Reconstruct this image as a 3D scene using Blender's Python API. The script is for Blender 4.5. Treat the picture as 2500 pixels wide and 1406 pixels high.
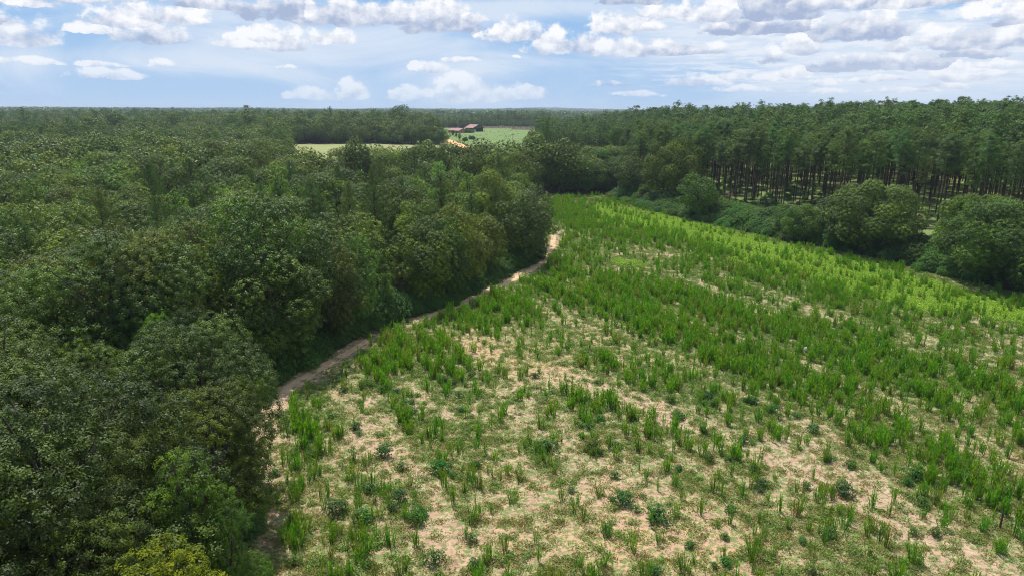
import bpy, math, random
import numpy as np
from math import radians, sin, cos, pi

for o in list(bpy.data.objects): bpy.data.objects.remove(o)
SC = bpy.context.scene
COL = SC.collection
RNG = np.random.default_rng(11)

# ------------------------------------------------------------------ camera
CAM_H = 30.0; PITCH = radians(14.7); ROLL = radians(0.36); FPX = 1667.0
cd = bpy.data.cameras.new('camera'); cam = bpy.data.objects.new('camera', cd); COL.objects.link(cam)
cd.sensor_width = 36.0; cd.lens = 36.0 * FPX / 2500.0; cd.clip_start = 0.5; cd.clip_end = 40000
cam.location = (0, 0, CAM_H); cam.rotation_mode = 'XYZ'
from mathutils import Matrix, Euler
cam.rotation_euler = (Matrix.Rotation(pi/2 - PITCH, 3, 'X') @ Matrix.Rotation(ROLL, 3, 'Z')).to_euler()
SC.camera = cam

# ------------------------------------------------------------------ light, exposure
SUN_EL, SUN_AZ = radians(64), radians(-24)         # azimuth clockwise from +Y (camera heading)
sd = bpy.data.lights.new('sun', 'SUN'); sd.energy = 5.0; sd.angle = radians(0.53); sd.color = (1.0, 0.955, 0.88)
sun = bpy.data.objects.new('sun', sd); COL.objects.link(sun)
sdir = np.array([sin(SUN_AZ)*cos(SUN_EL), cos(SUN_AZ)*cos(SUN_EL), sin(SUN_EL)])
from mathutils import Vector
sun.rotation_euler = Vector(sdir).to_track_quat('Z', 'Y').to_euler(); sun.location = (0, 0, 300)
SC.view_settings.view_transform = 'Standard'; SC.view_settings.look = 'None'
SC.view_settings.exposure = 0.13; SC.view_settings.gamma = 1.0
SC.cycles.max_bounces = 5; SC.cycles.diffuse_bounces = 2; SC.cycles.glossy_bounces = 1
SC.cycles.transmission_bounces = 3; SC.cycles.transparent_max_bounces = 4; SC.cycles.volume_bounces = 0
SC.cycles.use_denoising = True; SC.cycles.denoiser = 'OPENIMAGEDENOISE'; SC.cycles.denoising_input_passes = 'RGB_ALBEDO_NORMAL'; SC.cycles.denoising_prefilter = 'NONE'
SC.cycles.sample_clamp_indirect = 4; SC.cycles.filter_width = 1.05

def ray(u, v):
    x = (u-1250)/FPX; y = -(v-703)/FPX
    c, s = cos(ROLL), sin(ROLL)
    x, y = c*x - s*y, s*x + c*y
    return np.array([x, cos(PITCH)+y*sin(PITCH), -sin(PITCH)+y*cos(PITCH)])
def gp(u, v, z=0.0):
    "ground position of a sight line"
    r = ray(u, v); t = (z-CAM_H)/r[2]; return float(r[0]*t), float(r[1]*t)
def proj(x, y, z=0.0):
    x = np.asarray(x, float); y = np.asarray(y, float); z = np.asarray(z, float) - CAM_H
    zc = y*cos(PITCH) - z*sin(PITCH); yc = y*sin(PITCH) + z*cos(PITCH)
    zc = np.where(zc < 0.1, 0.1, zc); a, b = x/zc, yc/zc
    c, s = cos(ROLL), sin(ROLL); a, b = c*a + s*b, -s*a + c*b
    return 1250 + FPX*a, 703 - FPX*b

# ------------------------------------------------------------------ node helpers
class NT:
    def __init__(s, nt): s.nt = nt
    def n(s, typ, **k):
        nd = s.nt.nodes.new(typ)
        ins = k.pop('ins', {})
        for a, b in k.items(): setattr(nd, a, b)
        for a, b in ins.items(): s.put(nd.inputs[a], b)
        return nd
    def put(s, sock, v):
        if isinstance(v, bpy.types.NodeSocket): s.nt.links.new(v, sock)
        elif isinstance(v, bpy.types.Node): s.nt.links.new(v.outputs[0], sock)
        else:
            if hasattr(sock.default_value, '__len__') and not hasattr(v, '__len__'): v = [v]*len(sock.default_value)
            if hasattr(sock.default_value, '__len__') and len(sock.default_value) == 4 and len(v) == 3: v = (*v, 1)
            sock.default_value = v
    def m(s, op, a, b=None, c=None, clamp=False):
        nd = s.nt.nodes.new('ShaderNodeMath'); nd.operation = op; nd.use_clamp = clamp
        for i, v in enumerate((a, b, c)):
            if v is not None: s.put(nd.inputs[i], v)
        return nd.outputs[0]
    def v(s, op, a, b=None, c=None):
        nd = s.nt.nodes.new('ShaderNodeVectorMath'); nd.operation = op
        for i, x in enumerate((a, b, c)):
            if x is not None: s.put(nd.inputs[i], x)
        return nd.outputs['Value' if op in ('DOT_PRODUCT', 'LENGTH') else 'Vector']
    def mix(s, f, a, b, typ='MIX'):
        nd = s.nt.nodes.new('ShaderNodeMix'); nd.data_type = 'RGBA'; nd.blend_type = typ
        s.put(nd.inputs[0], f); s.put(nd.inputs[6], a); s.put(nd.inputs[7], b); return nd.outputs[2]
    def fmix(s, f, a, b):
        nd = s.nt.nodes.new('ShaderNodeMix'); nd.data_type = 'FLOAT'
        s.put(nd.inputs[0], f); s.put(nd.inputs[2], a); s.put(nd.inputs[3], b); return nd.outputs[0]
    def mr(s, v, a, b, c=0.0, d=1.0, smooth=True):
        nd = s.nt.nodes.new('ShaderNodeMapRange'); nd.interpolation_type = 'SMOOTHSTEP' if smooth else 'LINEAR'
        s.put(nd.inputs[0], v)
        for i, x in enumerate((a, b, c, d)): s.put(nd.inputs[1+i], x)
        return nd.outputs[0]
    def noise(s, vec, scale, detail=4, rough=0.55, dist=0.0):
        return s.n('ShaderNodeTexNoise', ins={'Vector': vec, 'Scale': scale, 'Detail': detail, 'Roughness': rough, 'Distortion': dist}).outputs[0]

# ------------------------------------------------------------------ world: blue summer sky with cumulus
W = bpy.data.worlds.new('World'); SC.world = W; W.use_nodes = True
W.node_tree.nodes.clear(); w = NT(W.node_tree)
sky = w.n('ShaderNodeTexSky', sky_type='NISHITA', sun_disc=False, sun_elevation=SUN_EL, sun_rotation=SUN_AZ % (2*pi), altitude=50, air_density=1.0, dust_density=0.6, ozone_density=2.2)
tc = w.n('ShaderNodeTexCoord').outputs['Generated']
d = w.v('NORMALIZE', tc); sp = w.n('ShaderNodeSeparateXYZ', ins={0: d})
az = w.m('ARCTAN2', sp.outputs[0], sp.outputs[1]); el = w.m('ARCSINE', sp.outputs[2])
ae = w.n('ShaderNodeCombineXYZ', ins={0: az, 1: el}).outputs[0]
# cumulus: (u, v of base, half width, height, grey of base)
CUM = [(5,96,90,62,.25),(-60,60,90,40,.3),(60,8,60,22,.1),(365,98,75,42,.5),(300,60,80,46,.2),(385,48,120,34,.15),(200,72,26,20,.0),(240,80,32,16,0),(130,-8,160,26,.3),
 (560,22,150,22,.7),(690,42,110,46,1.),(820,52,120,52,.6),(950,50,70,45,.5),(1080,66,105,66,.55),(1150,48,50,22,.1),
 (580,114,58,26,.15),(690,116,62,50,.25),(660,98,55,34,.1),(810,102,62,34,.1),(1258,94,76,44,.25),(1380,121,92,54,.3),(1340,118,60,30,.2),
 (1525,76,72,48,.3),(1580,74,46,22,.2),(1520,132,92,38,.3),(1600,128,70,36,.3),(1690,130,80,24,.6),
 (1530,6,90,30,1.),(1640,40,110,26,.2),(1740,44,90,50,.2),(1880,40,110,60,1.),(1850,78,130,34,.9),(2000,20,170,30,.5),(2090,90,110,56,.7),(1760,76,50,22,.5),(2230,12,120,24,.4),
 (2330,116,110,46,.5),(2420,108,90,46,.5),(2500,50,110,50,.2),(1955,126,44,42,.5),(1885,150,36,34,.6),
 (2060,168,90,30,.9),(2240,165,80,34,.8),(2370,138,70,20,.9),(2330,192,66,36,.2),(2400,184,70,12,.1),(1940,186,40,26,.2),(1685,204,58,26,.3),(1745,205,44,18,.2),(1500,210,46,12,.6),
 (1790,192,34,20,.3),(1880,195,38,12,.1),(2010,208,30,16,.2),(2150,200,60,12,.3),(2300,214,60,12,.2),(2440,160,50,14,.1),(1810,222,60,12,.2),(2000,228,80,10,.2),(2200,226,70,10,.2),(1560,234,60,12,.2),
 (1138,240,84,58,.12),(1240,240,40,30,.1),(1290,236,56,32,.12),(1000,238,52,30,.05),(860,236,40,36,0),(760,238,60,22,0),
 (75,156,60,13,0),(245,160,48,11,0),(395,162,32,13,0),(250,190,80,20,0),(700,168,24,9,0),(1050,172,50,26,.05),(1120,148,50,12,0),(1260,142,14,8,0),(600,-30,300,30,.5),(1300,-40,350,20,.3)]
px = 1/FPX
wob = w.n('ShaderNodeTexNoise', ins={'Vector': w.v('MULTIPLY', ae, (1, 1.25, 1)), 'Scale': 30.0, 'Detail': 7, 'Roughness': 0.56})
nz = wob.outputs[0]
wob2 = w.noise(w.v('MULTIPLY_ADD', ae, (1, 1.25, 1), (0.004, -0.009, 0)), 30.0, 5, .5)
aew = w.v('ADD', ae, w.v('MULTIPLY', w.v('SUBTRACT', wob.outputs[1], (.5, .5, .5)), (.034, .013, 0)))
best = None; tt = None; gg = None
for (u, v, hw, h, g) in CUM:
    r = ray(u, v); a0 = math.atan2(r[0], r[1]); e0 = math.atan2(r[2], math.hypot(r[0], r[1]))
    ww, hh = hw*px*1.08, h*px*1.05
    if best is not None: aew = w.v('MULTIPLY_ADD', best, (1e-9, 1e-9, 0), aew)      # keeps the chain in order
    q = w.v('MULTIPLY_ADD', aew, (1/ww, 1/hh, 0), (-a0/ww, -e0/hh, 0))
    q2 = w.v('MAXIMUM', q, w.v('MULTIPLY', q, (-1, -4.5, 0)))
    qq = w.v('DOT_PRODUCT', q2, q2)
    t = w.m('MULTIPLY_ADD', w.n('ShaderNodeSeparateXYZ', ins={0: q}).outputs[1], 1.0, 0.0)
    t = w.m('SUBTRACT', t, g*0.9)
    if best is None: best, tt = qq, t
    else:
        less = w.m('LESS_THAN', qq, best)
        tt = w.fmix(less, tt, t); best = w.m('SMOOTH_MIN', qq, best, 0.25)
F = w.m('ADD', w.m('SUBTRACT', 1.0, best), w.m('MULTIPLY', w.m('SUBTRACT', nz, .5), 3.5))
F2 = w.m('MULTIPLY', w.m('SUBTRACT', wob2, nz), 3.4)          # relief towards the sun
cmask = w.mr(F, 0.0, 0.6)
lit = w.m('ADD', w.mr(w.m('ADD', tt, w.m('MULTIPLY', w.m('SUBTRACT', nz, .5), 1.5)), -1.0, 0.55), w.m('MULTIPLY', F2, -0.55))
lit = w.m('MAXIMUM', w.m('MINIMUM', lit, 1.0), 0.0)
ccol = w.mix(lit, (0.37, 0.45, 0.63), (0.90, 0.91, 0.94))
# thin high sheets, plane projected
zz = w.m('MAXIMUM', w.m('ADD', sp.outputs[2], 0.035), 0.012)
pl = w.n('ShaderNodeCombineXYZ', ins={0: w.m('DIVIDE', sp.outputs[0], zz), 1: w.m('DIVIDE', sp.outputs[1], zz)}).outputs[0]
pl2 = w.n('ShaderNodeCombineXYZ', ins={0: w.m('MULTIPLY', az, 3.2), 1: w.m('MULTIPLY', el, 11.0)}).outputs[0]
veil = w.noise(w.v('ADD', pl2, (3.1, 7.7, 0)), 1.0, 7, .58, .9)
for (u, v, hw, h, g) in [(900,125,420,60,.20),(260,150,330,36,.12),(1250,20,420,26,.22),(1950,95,600,80,.26),(2300,190,420,60,.16),(1330,170,120,90,-.18),(1420,70,110,34,-.14),(560,215,500,30,-.05),(90,100,120,20,-.1)]:
    r = ray(u, v); a0 = math.atan2(r[0], r[1]); e0 = math.atan2(r[2], math.hypot(r[0], r[1])); ww, hh = hw*px, h*px
    q = w.v('MULTIPLY_ADD', w.v('MULTIPLY_ADD', veil, (1e-9, 1e-9, 0), ae), (1/ww, 1/hh, 0), (-a0/ww, -e0/hh, 0))
    veil = w.m('MULTIPLY_ADD', w.m('EXPONENT', w.m('MULTIPLY', w.v('DOT_PRODUCT', q, q), -1.0)), g, veil)
azr = w.mr(az, 0.05, 0.35)                                     # cloudier to the right
azl = w.mr(az, -0.02, -0.30)
thr = w.m('ADD', w.m('MULTIPLY', azr, 0.06), w.m('MULTIPLY', azl, 0.03))
vmask = w.m('MULTIPLY', w.mr(w.m('ADD', veil, thr), 0.44, 0.78), 0.80)
small = w.noise(w.n('ShaderNodeCombineXYZ', ins={0: w.m('MULTIPLY', az, 20.), 1: w.m('MULTIPLY', w.m('LOGARITHM', w.m('ADD', w.m('MAXIMUM', el, 0), .03), 2.718), 13.)}), 1.0, 6, .6)
smask = w.m('MULTIPLY', w.mr(w.m('ADD', small, w.m('MULTIPLY', azr, .07)), 0.49, 0.64), w.m('MULTIPLY', azr, .85))
smask = w.m('MULTIPLY', smask, w.mr(el, 0.015, 0.05))
hz = w.m('SUBTRACT', 1.0, w.mr(el, 0.0, 0.16))
hz2 = w.m('SUBTRACT', 1.0, w.mr(el, 0.0, 0.10, smooth=False))
STR = 0.10
cl = lambda c: tuple(x/STR for x in c)
blue = w.mix(w.mr(el, 0.0, 0.20), cl((0.40, 0.57, 0.80)), cl((0.19, 0.42, 0.76)))
deep = w.mr(el, 0.22, 0.9)
skyc = w.mix(w.m('SUBTRACT', 1.0, w.m('MULTIPLY', deep, .9)), sky.outputs[0], blue)
c1 = w.mix(vmask, skyc, cl((0.70, 0.77, 0.87)))
c2 = w.mix(smask, c1, cl((0.76, 0.81, 0.89)))
fade = w.m('SUBTRACT', 1.0, w.m('MULTIPLY', hz2, .55))
ccs = w.v('SCALE', ccol, None); ccs.node.inputs['Scale'].default_value = 1/STR
c3 = w.mix(w.m('MULTIPLY', cmask, fade), c2, ccs)
bg = w.n('ShaderNodeBackground', ins={0: c3, 1: STR})
wo = w.n('ShaderNodeOutputWorld', ins={0: bg.outputs[0]})
W.cycles.sampling_method = 'MANUAL'; W.cycles.sample_map_resolution = 256

# ------------------------------------------------------------------ numpy noise and masks
def _h(ix, iy, s):
    n = (ix.astype(np.int64)*374761393 + iy.astype(np.int64)*668265263 + s*974634777) & 0xffffffff
    n = ((n ^ (n >> 13))*1274126177) & 0xffffffff
    return ((n ^ (n >> 16)) & 0xffff)/65535.0
def vnoise(x, y, s=0):
    x = np.asarray(x, float); y = np.asarray(y, float)
    ix, iy = np.floor(x), np.floor(y); fx, fy = x-ix, y-iy
    fx = fx*fx*(3-2*fx); fy = fy*fy*(3-2*fy)
    a, b, c, e = _h(ix, iy, s), _h(ix+1, iy, s), _h(ix, iy+1, s), _h(ix+1, iy+1, s)
    return (a*(1-fx)+b*fx)*(1-fy) + (c*(1-fx)+e*fx)*fy
def fbm(x, y, s=0, o=4):
    r = 0; a = .5; t = 0
    for i in range(o):
        r = r + a*vnoise(x*2**i, y*2**i, s+i*17); t += a; a *= .5
    return r/t
def sm(a, b, x):
    t = np.clip((np.asarray(x, float)-a)/(b-a), 0, 1); return t*t*(3-2*t)

# plan of the field: woods edge on the left, tree line on the right
LB = np.array([(-13,-60),(-13.5,10),(-15,28),(-18.5,41),(-22,51),(-23.5,59),(-24.5,66),(-24,74),(-21,82.5),(-14.5,95),(-7.5,103.5),(3,129),(7,137),(8,158),(8.5,200),(9.5,246),(9.6,252)])
RB = np.array([(34,252),(36,236),(44,208),(53,186),(65,160),(75,142),(81,125),(88,111),(97,92),(106,60),(112,20),(118,-60)])
xl = lambda y: np.interp(y, LB[:, 1], LB[:, 0])
xr = lambda y: np.interp(y, RB[::-1, 1], RB[::-1, 0])
FIELD_END = 246.0
def elev(x, y):
    x = np.asarray(x, float); y = np.asarray(y, float)
    s = x - np.interp(y, [-60, 20, 60, 92, 111, 125, 142, 160, 186, 208, 236, 300, 420], [118, 112, 106, 97, 88, 81, 75, 65, 53, 44, 36, 30, 30])
    hill = 2.2*sm(0, 16, s)*sm(20, 110, y) + 8.3*np.clip((s-4)/235, 0, 1)**.9*sm(90, 320, y+x*.35)*(1-.6*sm(600, 1100, y))
    roll = 6.0*sm(215, 400, y)*(1-sm(-6, 22, x-.04*y))
    dd = np.hypot(x, y)
    far = -22*(dd/9000.0)**2*1.0 - 7*sm(900, 1700, dd) + (10+56*sm(2500, 6000, dd))*(fbm(x/900, y/900, 5)-.5)*sm(900, 3000, dd)
    ridge = 26*np.exp(-((y-7600-.1*x)/700)**2)*np.exp(-((x-150)/650)**2) + 9*np.exp(-((y-5600)/500)**2)*np.exp(-((x-1900)/900)**2)
    und = .5*(fbm(x/35, y/35, 9)-.5)*sm(0, 30, np.abs(y)+1)
    return hill + roll + far + ridge + und

def inpoly(x, y, P):
    x = np.asarray(x, float); y = np.asarray(y, float); r = np.zeros(x.shape, bool); n = len(P)
    for i in range(n):
        x1, y1 = P[i]; x2, y2 = P[(i+1) % n]
        c = ((y1 > y) != (y2 > y)); 
        r ^= c & (x < (x2-x1)*(y-y1)/((y2-y1) if y2 != y1 else 1e-9)+x1)
    return r
def polydist(x, y, P):
    x = np.asarray(x, float); y = np.asarray(y, float); b = np.full(x.shape, 1e9)
    for i in range(len(P)-1):
        ax, ay = P[i]; bx, by = P[i+1]; dx, dy = bx-ax, by-ay
        t = np.clip(((x-ax)*dx+(y-ay)*dy)/(dx*dx+dy*dy), 0, 1)
        b = np.minimum(b, np.hypot(x-ax-t*dx, y-ay-t*dy))
    return b
def infield(x, y): return (y < FIELD_END) & (y > -60) & (x > xl(y)) & (x < xr(y))
CLEARING = [(-74,228),(-55,244),(-24,255),(-34,360),(-44,470),(-110,478),(-152,468)]
PASTURE = [(-24,255),(8,262),(9,330),(14,430),(22,520),(36,640),(46,770),(34,800),(-36,880),(-90,870),(-96,720),(-72,600),(-54,505),(-44,470),(-34,360)]
def open_land(x, y): return infield(x, y) | inpoly(x, y, CLEARING) | inpoly(x, y, PASTURE)

# strokes of cover, drawn over the plan (photo plan coordinates projected on the ground)
def stroke(u, v, P, wpx):
    d_ = polydist(u, v, P)
    vv = np.interp(u, [p[0] for p in sorted(P)], [p[1] for p in sorted(P)])
    return np.clip(1.25 - d_/wpx, 0, 1)
DENSE = [([(1350,700),(1500,720),(1700,770),(1950,850),(2250,940),(2500,1000)], 85, 1.0),
         ([(1120,790),(1300,740),(1450,740),(1700,830),(1900,900)], 70, 1.0),
         ([(960,840),(1100,862),(1250,905),(1400,955),(1500,1000),(1640,1050),(1790,1105)], 34, 1.0),
         ([(1360,510),(1420,545),(1520,570),(1650,590),(1750,625)], 34, 1.0),
         ([(1700,630),(1900,680),(2150,740),(2500,830)], 50, .75),
         ([(880,930),(1000,880),(1080,900)], 48, .8),
         ([(1650,600),(1900,660),(2100,720)], 26, .5),
         ([(700,1020),(760,1110),(740,1180)], 60, .75), ([(860,1010),(1000,1040),(1060,1060)], 50, .55),
         ([(2100,1060),(2300,1130),(2480,1230)], 75, .55), ([(1900,930),(2200,1010),(2490,1060)], 50, .6),
         ([(2050,1270),(2120,1310),(2200,1370)], 16, .9), ([(720,1300),(900,1330),(960,1380)], 60, .5), ([(640,1280),(650,1390)], 40, .5),
         ([(960,1230),(1000,1200),(900,1150),(820,1250)], 40, .5)]
BARE = [([(640,1420),(652,1250),(662,1100),(690,1000)], 34, 1.), ([(1150,832),(1250,885),(1420,935),(1560,985),(1700,1035),(1840,1095),(2000,1180),(2200,1290),(2400,1400)], 36, 1.25),
        ([(1400,655),(1480,656),(1560,664),(1640,690)], 9, 1.), ([(1540,618),(1600,622),(1680,624)], 8, 1.), ([(1730,705),(1800,735),(1900,780)], 9, .6),
        ([(1345,590),(1360,570)], 22, 1.), ([(1500,1180),(1600,1240),(1700,1290),(1750,1400)], 80, .9), ([(1000,980),(1100,1000),(1250,1010)], 46, .75),
        ([(880,1060),(960,1130),(1060,1180)], 38, .9), ([(700,1240),(860,1260)], 40, .9), ([(1100,1330),(1500,1340)], 60, .6),
        ([(1330,480),(1420,478),(1480,492)], 5, .9), ([(2300,684),(2380,705),(2470,735)], 7, .9)]
YELLOW = [([(1470,520),(1600,548),(1750,585),(1900,620),(2050,655),(2250,705),(2500,775)], 30, .95), ([(1800,625),(2000,668),(2300,750)], 34, .7), ([(1500,640),(1580,648)], 12, .45)]
TRACK = np.array([gp(*p) for p in [(620,1060),(655,1010),(700,955),(770,905),(850,862),(905,825)]])
TRACK2 = np.array([gp(*p) for p in [(1000,790),(1060,770),(1130,742),(1200,706),(1280,668),(1318,645),(1328,622),(1350,600),(1352,575)]])
def rowco(x, y):                                   # distance from the right tree line: the plough lines follow it
    return polydist(x, y, RB)
def cover(x, y):
    "tall stalk density, low herb cover, yellow herb band, orange soil"
    u, v = proj(x, y); rc = rowco(x, y)
    streak = fbm(rc/2.6, (x+y)/26.0, 3, 3); blot = fbm(x/5.5, y/5.5, 21, 4)
    D = .20 + .15*(1-sm(900, 1080, v-.12*(u-1250)))
    D = D + .10*sm(1600, 1950, u)*(1-sm(1150, 1350, v))
    B = np.zeros(np.shape(x)); Y = np.zeros(np.shape(x))
    for P, wd, a in DENSE: D = np.maximum(D, a*stroke(u, v, P, wd))
    for P, wd, a in BARE: B = np.maximum(B, a*stroke(u, v, P, wd))
    for P, wd, a in YELLOW: Y = np.maximum(Y, a*stroke(u, v, P, wd))
    tr = np.minimum(polydist(x, y, TRACK), polydist(x, y, TRACK2))
    B = np.maximum(B, np.clip(1.4-tr/1.7, 0, 1))
    Y = Y*(.72+.4*sm(.35, .65, fbm(x/4, y/4, 29, 4)))
    B = np.clip(B, 0, 1.15); D = D*(1-.85*np.minimum(B, 1))*(1-.45*Y)
    D = D*(.30+1.4*sm(.32, .68, .65*streak+.35*blot))
    herb = np.clip(.75 - .13*sm(930, 1150, v) + .7*(blot-.5) + 1.1*(streak-.5) + .3*D - .44*B + .5*Y + .5*(1-sm(2, 9, rc)), 0, 1)
    orange = np.clip(np.exp(-(((u-1250)/330)**2+((v-860)/60)**2)) + .8*np.exp(-(((u-1600)/400)**2+((v-1330)/120)**2)) + .35*fbm(x/14, y/14, 44), 0, 1)
    return D, herb, Y, orange, tr

# ------------------------------------------------------------------ mesh helpers
def mesh(name, V, F, mats=(), mi=None, attrs=None, smooth=False, fattrs=None):
    me = bpy.data.meshes.new(name); V = np.asarray(V, np.float32); F = np.asarray(F, np.int32)
    k = F.shape[1]; n = len(F)
    me.vertices.add(len(V)); me.vertices.foreach_set('co', V.ravel())
    me.loops.add(n*k); me.loops.foreach_set('vertex_index', F.ravel())
    me.polygons.add(n); me.polygons.foreach_set('loop_start', np.arange(0, n*k, k, dtype=np.int32))
    for m_ in mats: me.materials.append(m_)
    if mi is not None: me.polygons.foreach_set('material_index', np.asarray(mi, np.int32))
    me.polygons.foreach_set('use_smooth', np.full(n, smooth))
    for a, val in (attrs or {}).items():
        at = me.attributes.new(a, 'FLOAT', 'POINT'); at.data.foreach_set('value', np.asarray(val, np.float32))
    for a, val in (fattrs or {}).items():
        at = me.attributes.new(a, 'FLOAT', 'FACE'); at.data.foreach_set('value', np.asarray(val, np.float32))
    me.update(calc_edges=True); return me
def link(name, me, parent=None, **p):
    o = bpy.data.objects.new(name, me); COL.objects.link(o)
    if parent is not None: o.parent = parent
    for k, v in p.items(): o[k] = v
    return o
def unit(a): return a/np.maximum(np.linalg.norm(a, axis=-1, keepdims=True), 1e-9)

def quads(P, T, B):
    "rhombic leaves centred on P with half axes T and B"
    V = np.stack([P-T, P+B*.9-T*.1, P+T, P-B*.9-T*.1], 1).reshape(-1, 3)
    return V, np.arange(len(V)).reshape(-1, 4)
def leaves(C, N, nl, spread, L, Wd, rng, up=.45, rnd=.75, flat=1.0):
    n = len(C); P = np.repeat(C, nl, 0); Nn = np.repeat(N, nl, 0)
    od = unit(rng.normal(0, 1, P.shape)); od = np.where((np.sum(od*(Nn+np.array([0, 0, .5])), 1) < -.1)[:, None], -od, od)
    off = od*spread*rng.uniform(.45, 1.6, (len(P), 1)); off[:, 2] *= flat
    P = P + off
    nn = unit(Nn*.35 + od*.85 + np.array([0, 0, up]) + rng.normal(0, rnd, P.shape)*.42)
    t = unit(np.cross(nn, rng.normal(0, 1, P.shape))); b = np.cross(nn, t)
    s = rng.uniform(.7, 1.3, (len(P), 1))
    return quads(P, t*s*L/2, b*s*Wd/2)
def tube(P, R, k=6):
    P = np.asarray(P, float); V = []; F = []
    for i, (p, r) in enumerate(zip(P, R)):
        d_ = unit((P[min(i+1, len(P)-1)]-P[max(i-1, 0)])[None])[0]
        a = unit(np.cross(d_, [0.31, 0.95, 0.05])[None])[0]; b = np.cross(d_, a)
        an = np.arange(k)*2*pi/k
        V.append(p + r*(np.cos(an)[:, None]*a + np.sin(an)[:, None]*b))
        if i:
            o = (i-1)*k
            for j in range(k): F.append((o+j, o+(j+1) % k, o+k+(j+1) % k, o+k+j))
    return np.concatenate(V), np.array(F)
def join(parts):
    V = []; F = []; o = 0
    for v, f in parts: V.append(v); F.append(f+o); o += len(v)
    return np.concatenate(V), np.concatenate(F)
def fib(n, rng):
    i = np.arange(n)+rng.uniform(0, 1); z = 1-2*(i+.5-.5)/n; z = np.clip(1-2*(np.arange(n)+.5)/n, -1, 1)
    ph = i*2.399963; r = np.sqrt(1-z*z); return np.stack([r*np.cos(ph), r*np.sin(ph), z], 1)

# ------------------------------------------------------------------ materials
def mat(name):
    m_ = bpy.data.materials.new(name); m_.use_nodes = True; m_.node_tree.nodes.clear(); return m_, NT(m_.node_tree)
def leaf_mat(name, cols, trans=.28, rough=.5, spec=.07, tcol=None, var=.30, hue=.03):
    m_, t = mat(name)
    oi = t.n('ShaderNodeObjectInfo'); at = t.n('ShaderNodeAttribute', attribute_name='tint')
    r = t.n('ShaderNodeValToRGB', ins={0: oi.outputs['Random']}); cr = r.color_ramp
    while len(cr.elements) < len(cols): cr.elements.new(.5)
    for i, c in enumerate(cols): cr.elements[i].position = i/max(1, len(cols)-1); cr.elements[i].color = (*c, 1)
    hs = t.n('ShaderNodeHueSaturation', ins={'Hue': t.m('MULTIPLY_ADD', at.outputs['Fac'], -hue*1.3, .5+hue*.65), 'Saturation': t.m('MULTIPLY_ADD', at.outputs['Fac'], .25, .9),
             'Value': t.m('MULTIPLY_ADD', at.outputs['Fac'], 2*var, 1-var), 'Color': r.outputs[0]})
    c = t.mix(1.0, hs.outputs[0], oi.outputs['Color'], 'MULTIPLY')
    p = t.n('ShaderNodeBsdfPrincipled', ins={'Base Color': c, 'Roughness': rough, 'Specular IOR Level': spec})
    tr = t.n('ShaderNodeBsdfTranslucent', ins={0: t.mix(1.0, c, tcol or (1.5, 1.45, .6), 'MULTIPLY')})
    ms = t.n('ShaderNodeMixShader', ins={0: trans, 1: p.outputs[0], 2: tr.outputs[0]})
    t.n('ShaderNodeOutputMaterial', ins={0: ms.outputs[0]}); return m_
M_OAK = leaf_mat('oak_leaf', [(.094,.146,.026), (.112,.158,.034), (.082,.148,.025), (.134,.176,.028), (.090,.134,.028)], trans=.15, spec=.15, rough=.48, var=.5, hue=.016)
M_GUM = leaf_mat('sweetgum_leaf', [(.125,.20,.042), (.155,.23,.045), (.10,.18,.042)], trans=.3)
M_PINE = leaf_mat('pine_needle', [(.088,.170,.042), (.115,.19,.042), (.082,.155,.050), (.135,.19,.042)], trans=.14, spec=.10, var=.5, hue=.016)
M_VINE = leaf_mat('vine_leaf', [(.066,.145,.034), (.085,.17,.038), (.062,.13,.038)], trans=.15)
M_FENNEL = leaf_mat('stalk_leaf', [(.125,.32,.022), (.18,.37,.026), (.10,.28,.03), (.22,.34,.04), (.14,.34,.026), (.24,.27,.07)], trans=.45, spec=.2, rough=.6)
M_BUSH = leaf_mat('weed_leaf', [(.055,.125,.030), (.075,.16,.034), (.06,.13,.038)], trans=.25)
M_HERB = leaf_mat('herb_leaf', [(.17,.29,.050), (.22,.32,.06), (.13,.24,.045), (.27,.29,.10), (.19,.34,.05), (.24,.34,.06), (.33,.31,.16)], trans=.3, spec=.2, rough=.6)
M_DRY = leaf_mat('dry_herb_leaf', [(.25,.25,.09), (.19,.22,.07), (.32,.27,.14), (.15,.20,.055), (.27,.22,.11)], trans=.25, spec=.1, rough=.7)
M_YELLOW = leaf_mat('bright_herb_leaf', [(.22,.37,.065), (.18,.32,.055), (.27,.40,.09), (.15,.28,.05)], trans=.3, spec=.2, rough=.6)

def bark_mat(name, a, b):
    m_, t = mat(name); g = t.n('ShaderNodeTexCoord').outputs['Object']
    n_ = t.noise(t.v('MULTIPLY', g, (6, 6, 1.2)), 1.0, 5, .65)
    c = t.mix(t.mr(n_, .35, .65), a, b)
    p = t.n('ShaderNodeBsdfPrincipled', ins={'Base Color': c, 'Roughness': .9, 'Specular IOR Level': .1})
    bp = t.n('ShaderNodeBump', ins={'Height': n_, 'Strength': .6, 'Distance': .05}); t.put(p.inputs['Normal'], bp.outputs[0])
    t.n('ShaderNodeOutputMaterial', ins={0: p.outputs[0]}); return m_
M_BARK = bark_mat('bark', (.055,.045,.035), (.13,.11,.09)); M_PBARK = bark_mat('pine_bark', (.05,.034,.026), (.14,.09,.065))

def plain(name, c, rough=.7, c2=None, sc=3.0):
    m_, t = mat(name); g = t.n('ShaderNodeTexCoord').outputs['Object']
    n_ = t.noise(g, sc, 5, .6); cc = t.mix(t.mr(n_, .35, .65), c, c2 or tuple(x*.75 for x in c))
    p = t.n('ShaderNodeBsdfPrincipled', ins={'Base Color': cc, 'Roughness': rough})
    t.n('ShaderNodeOutputMaterial', ins={0: p.outputs[0]}); return m_

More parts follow.
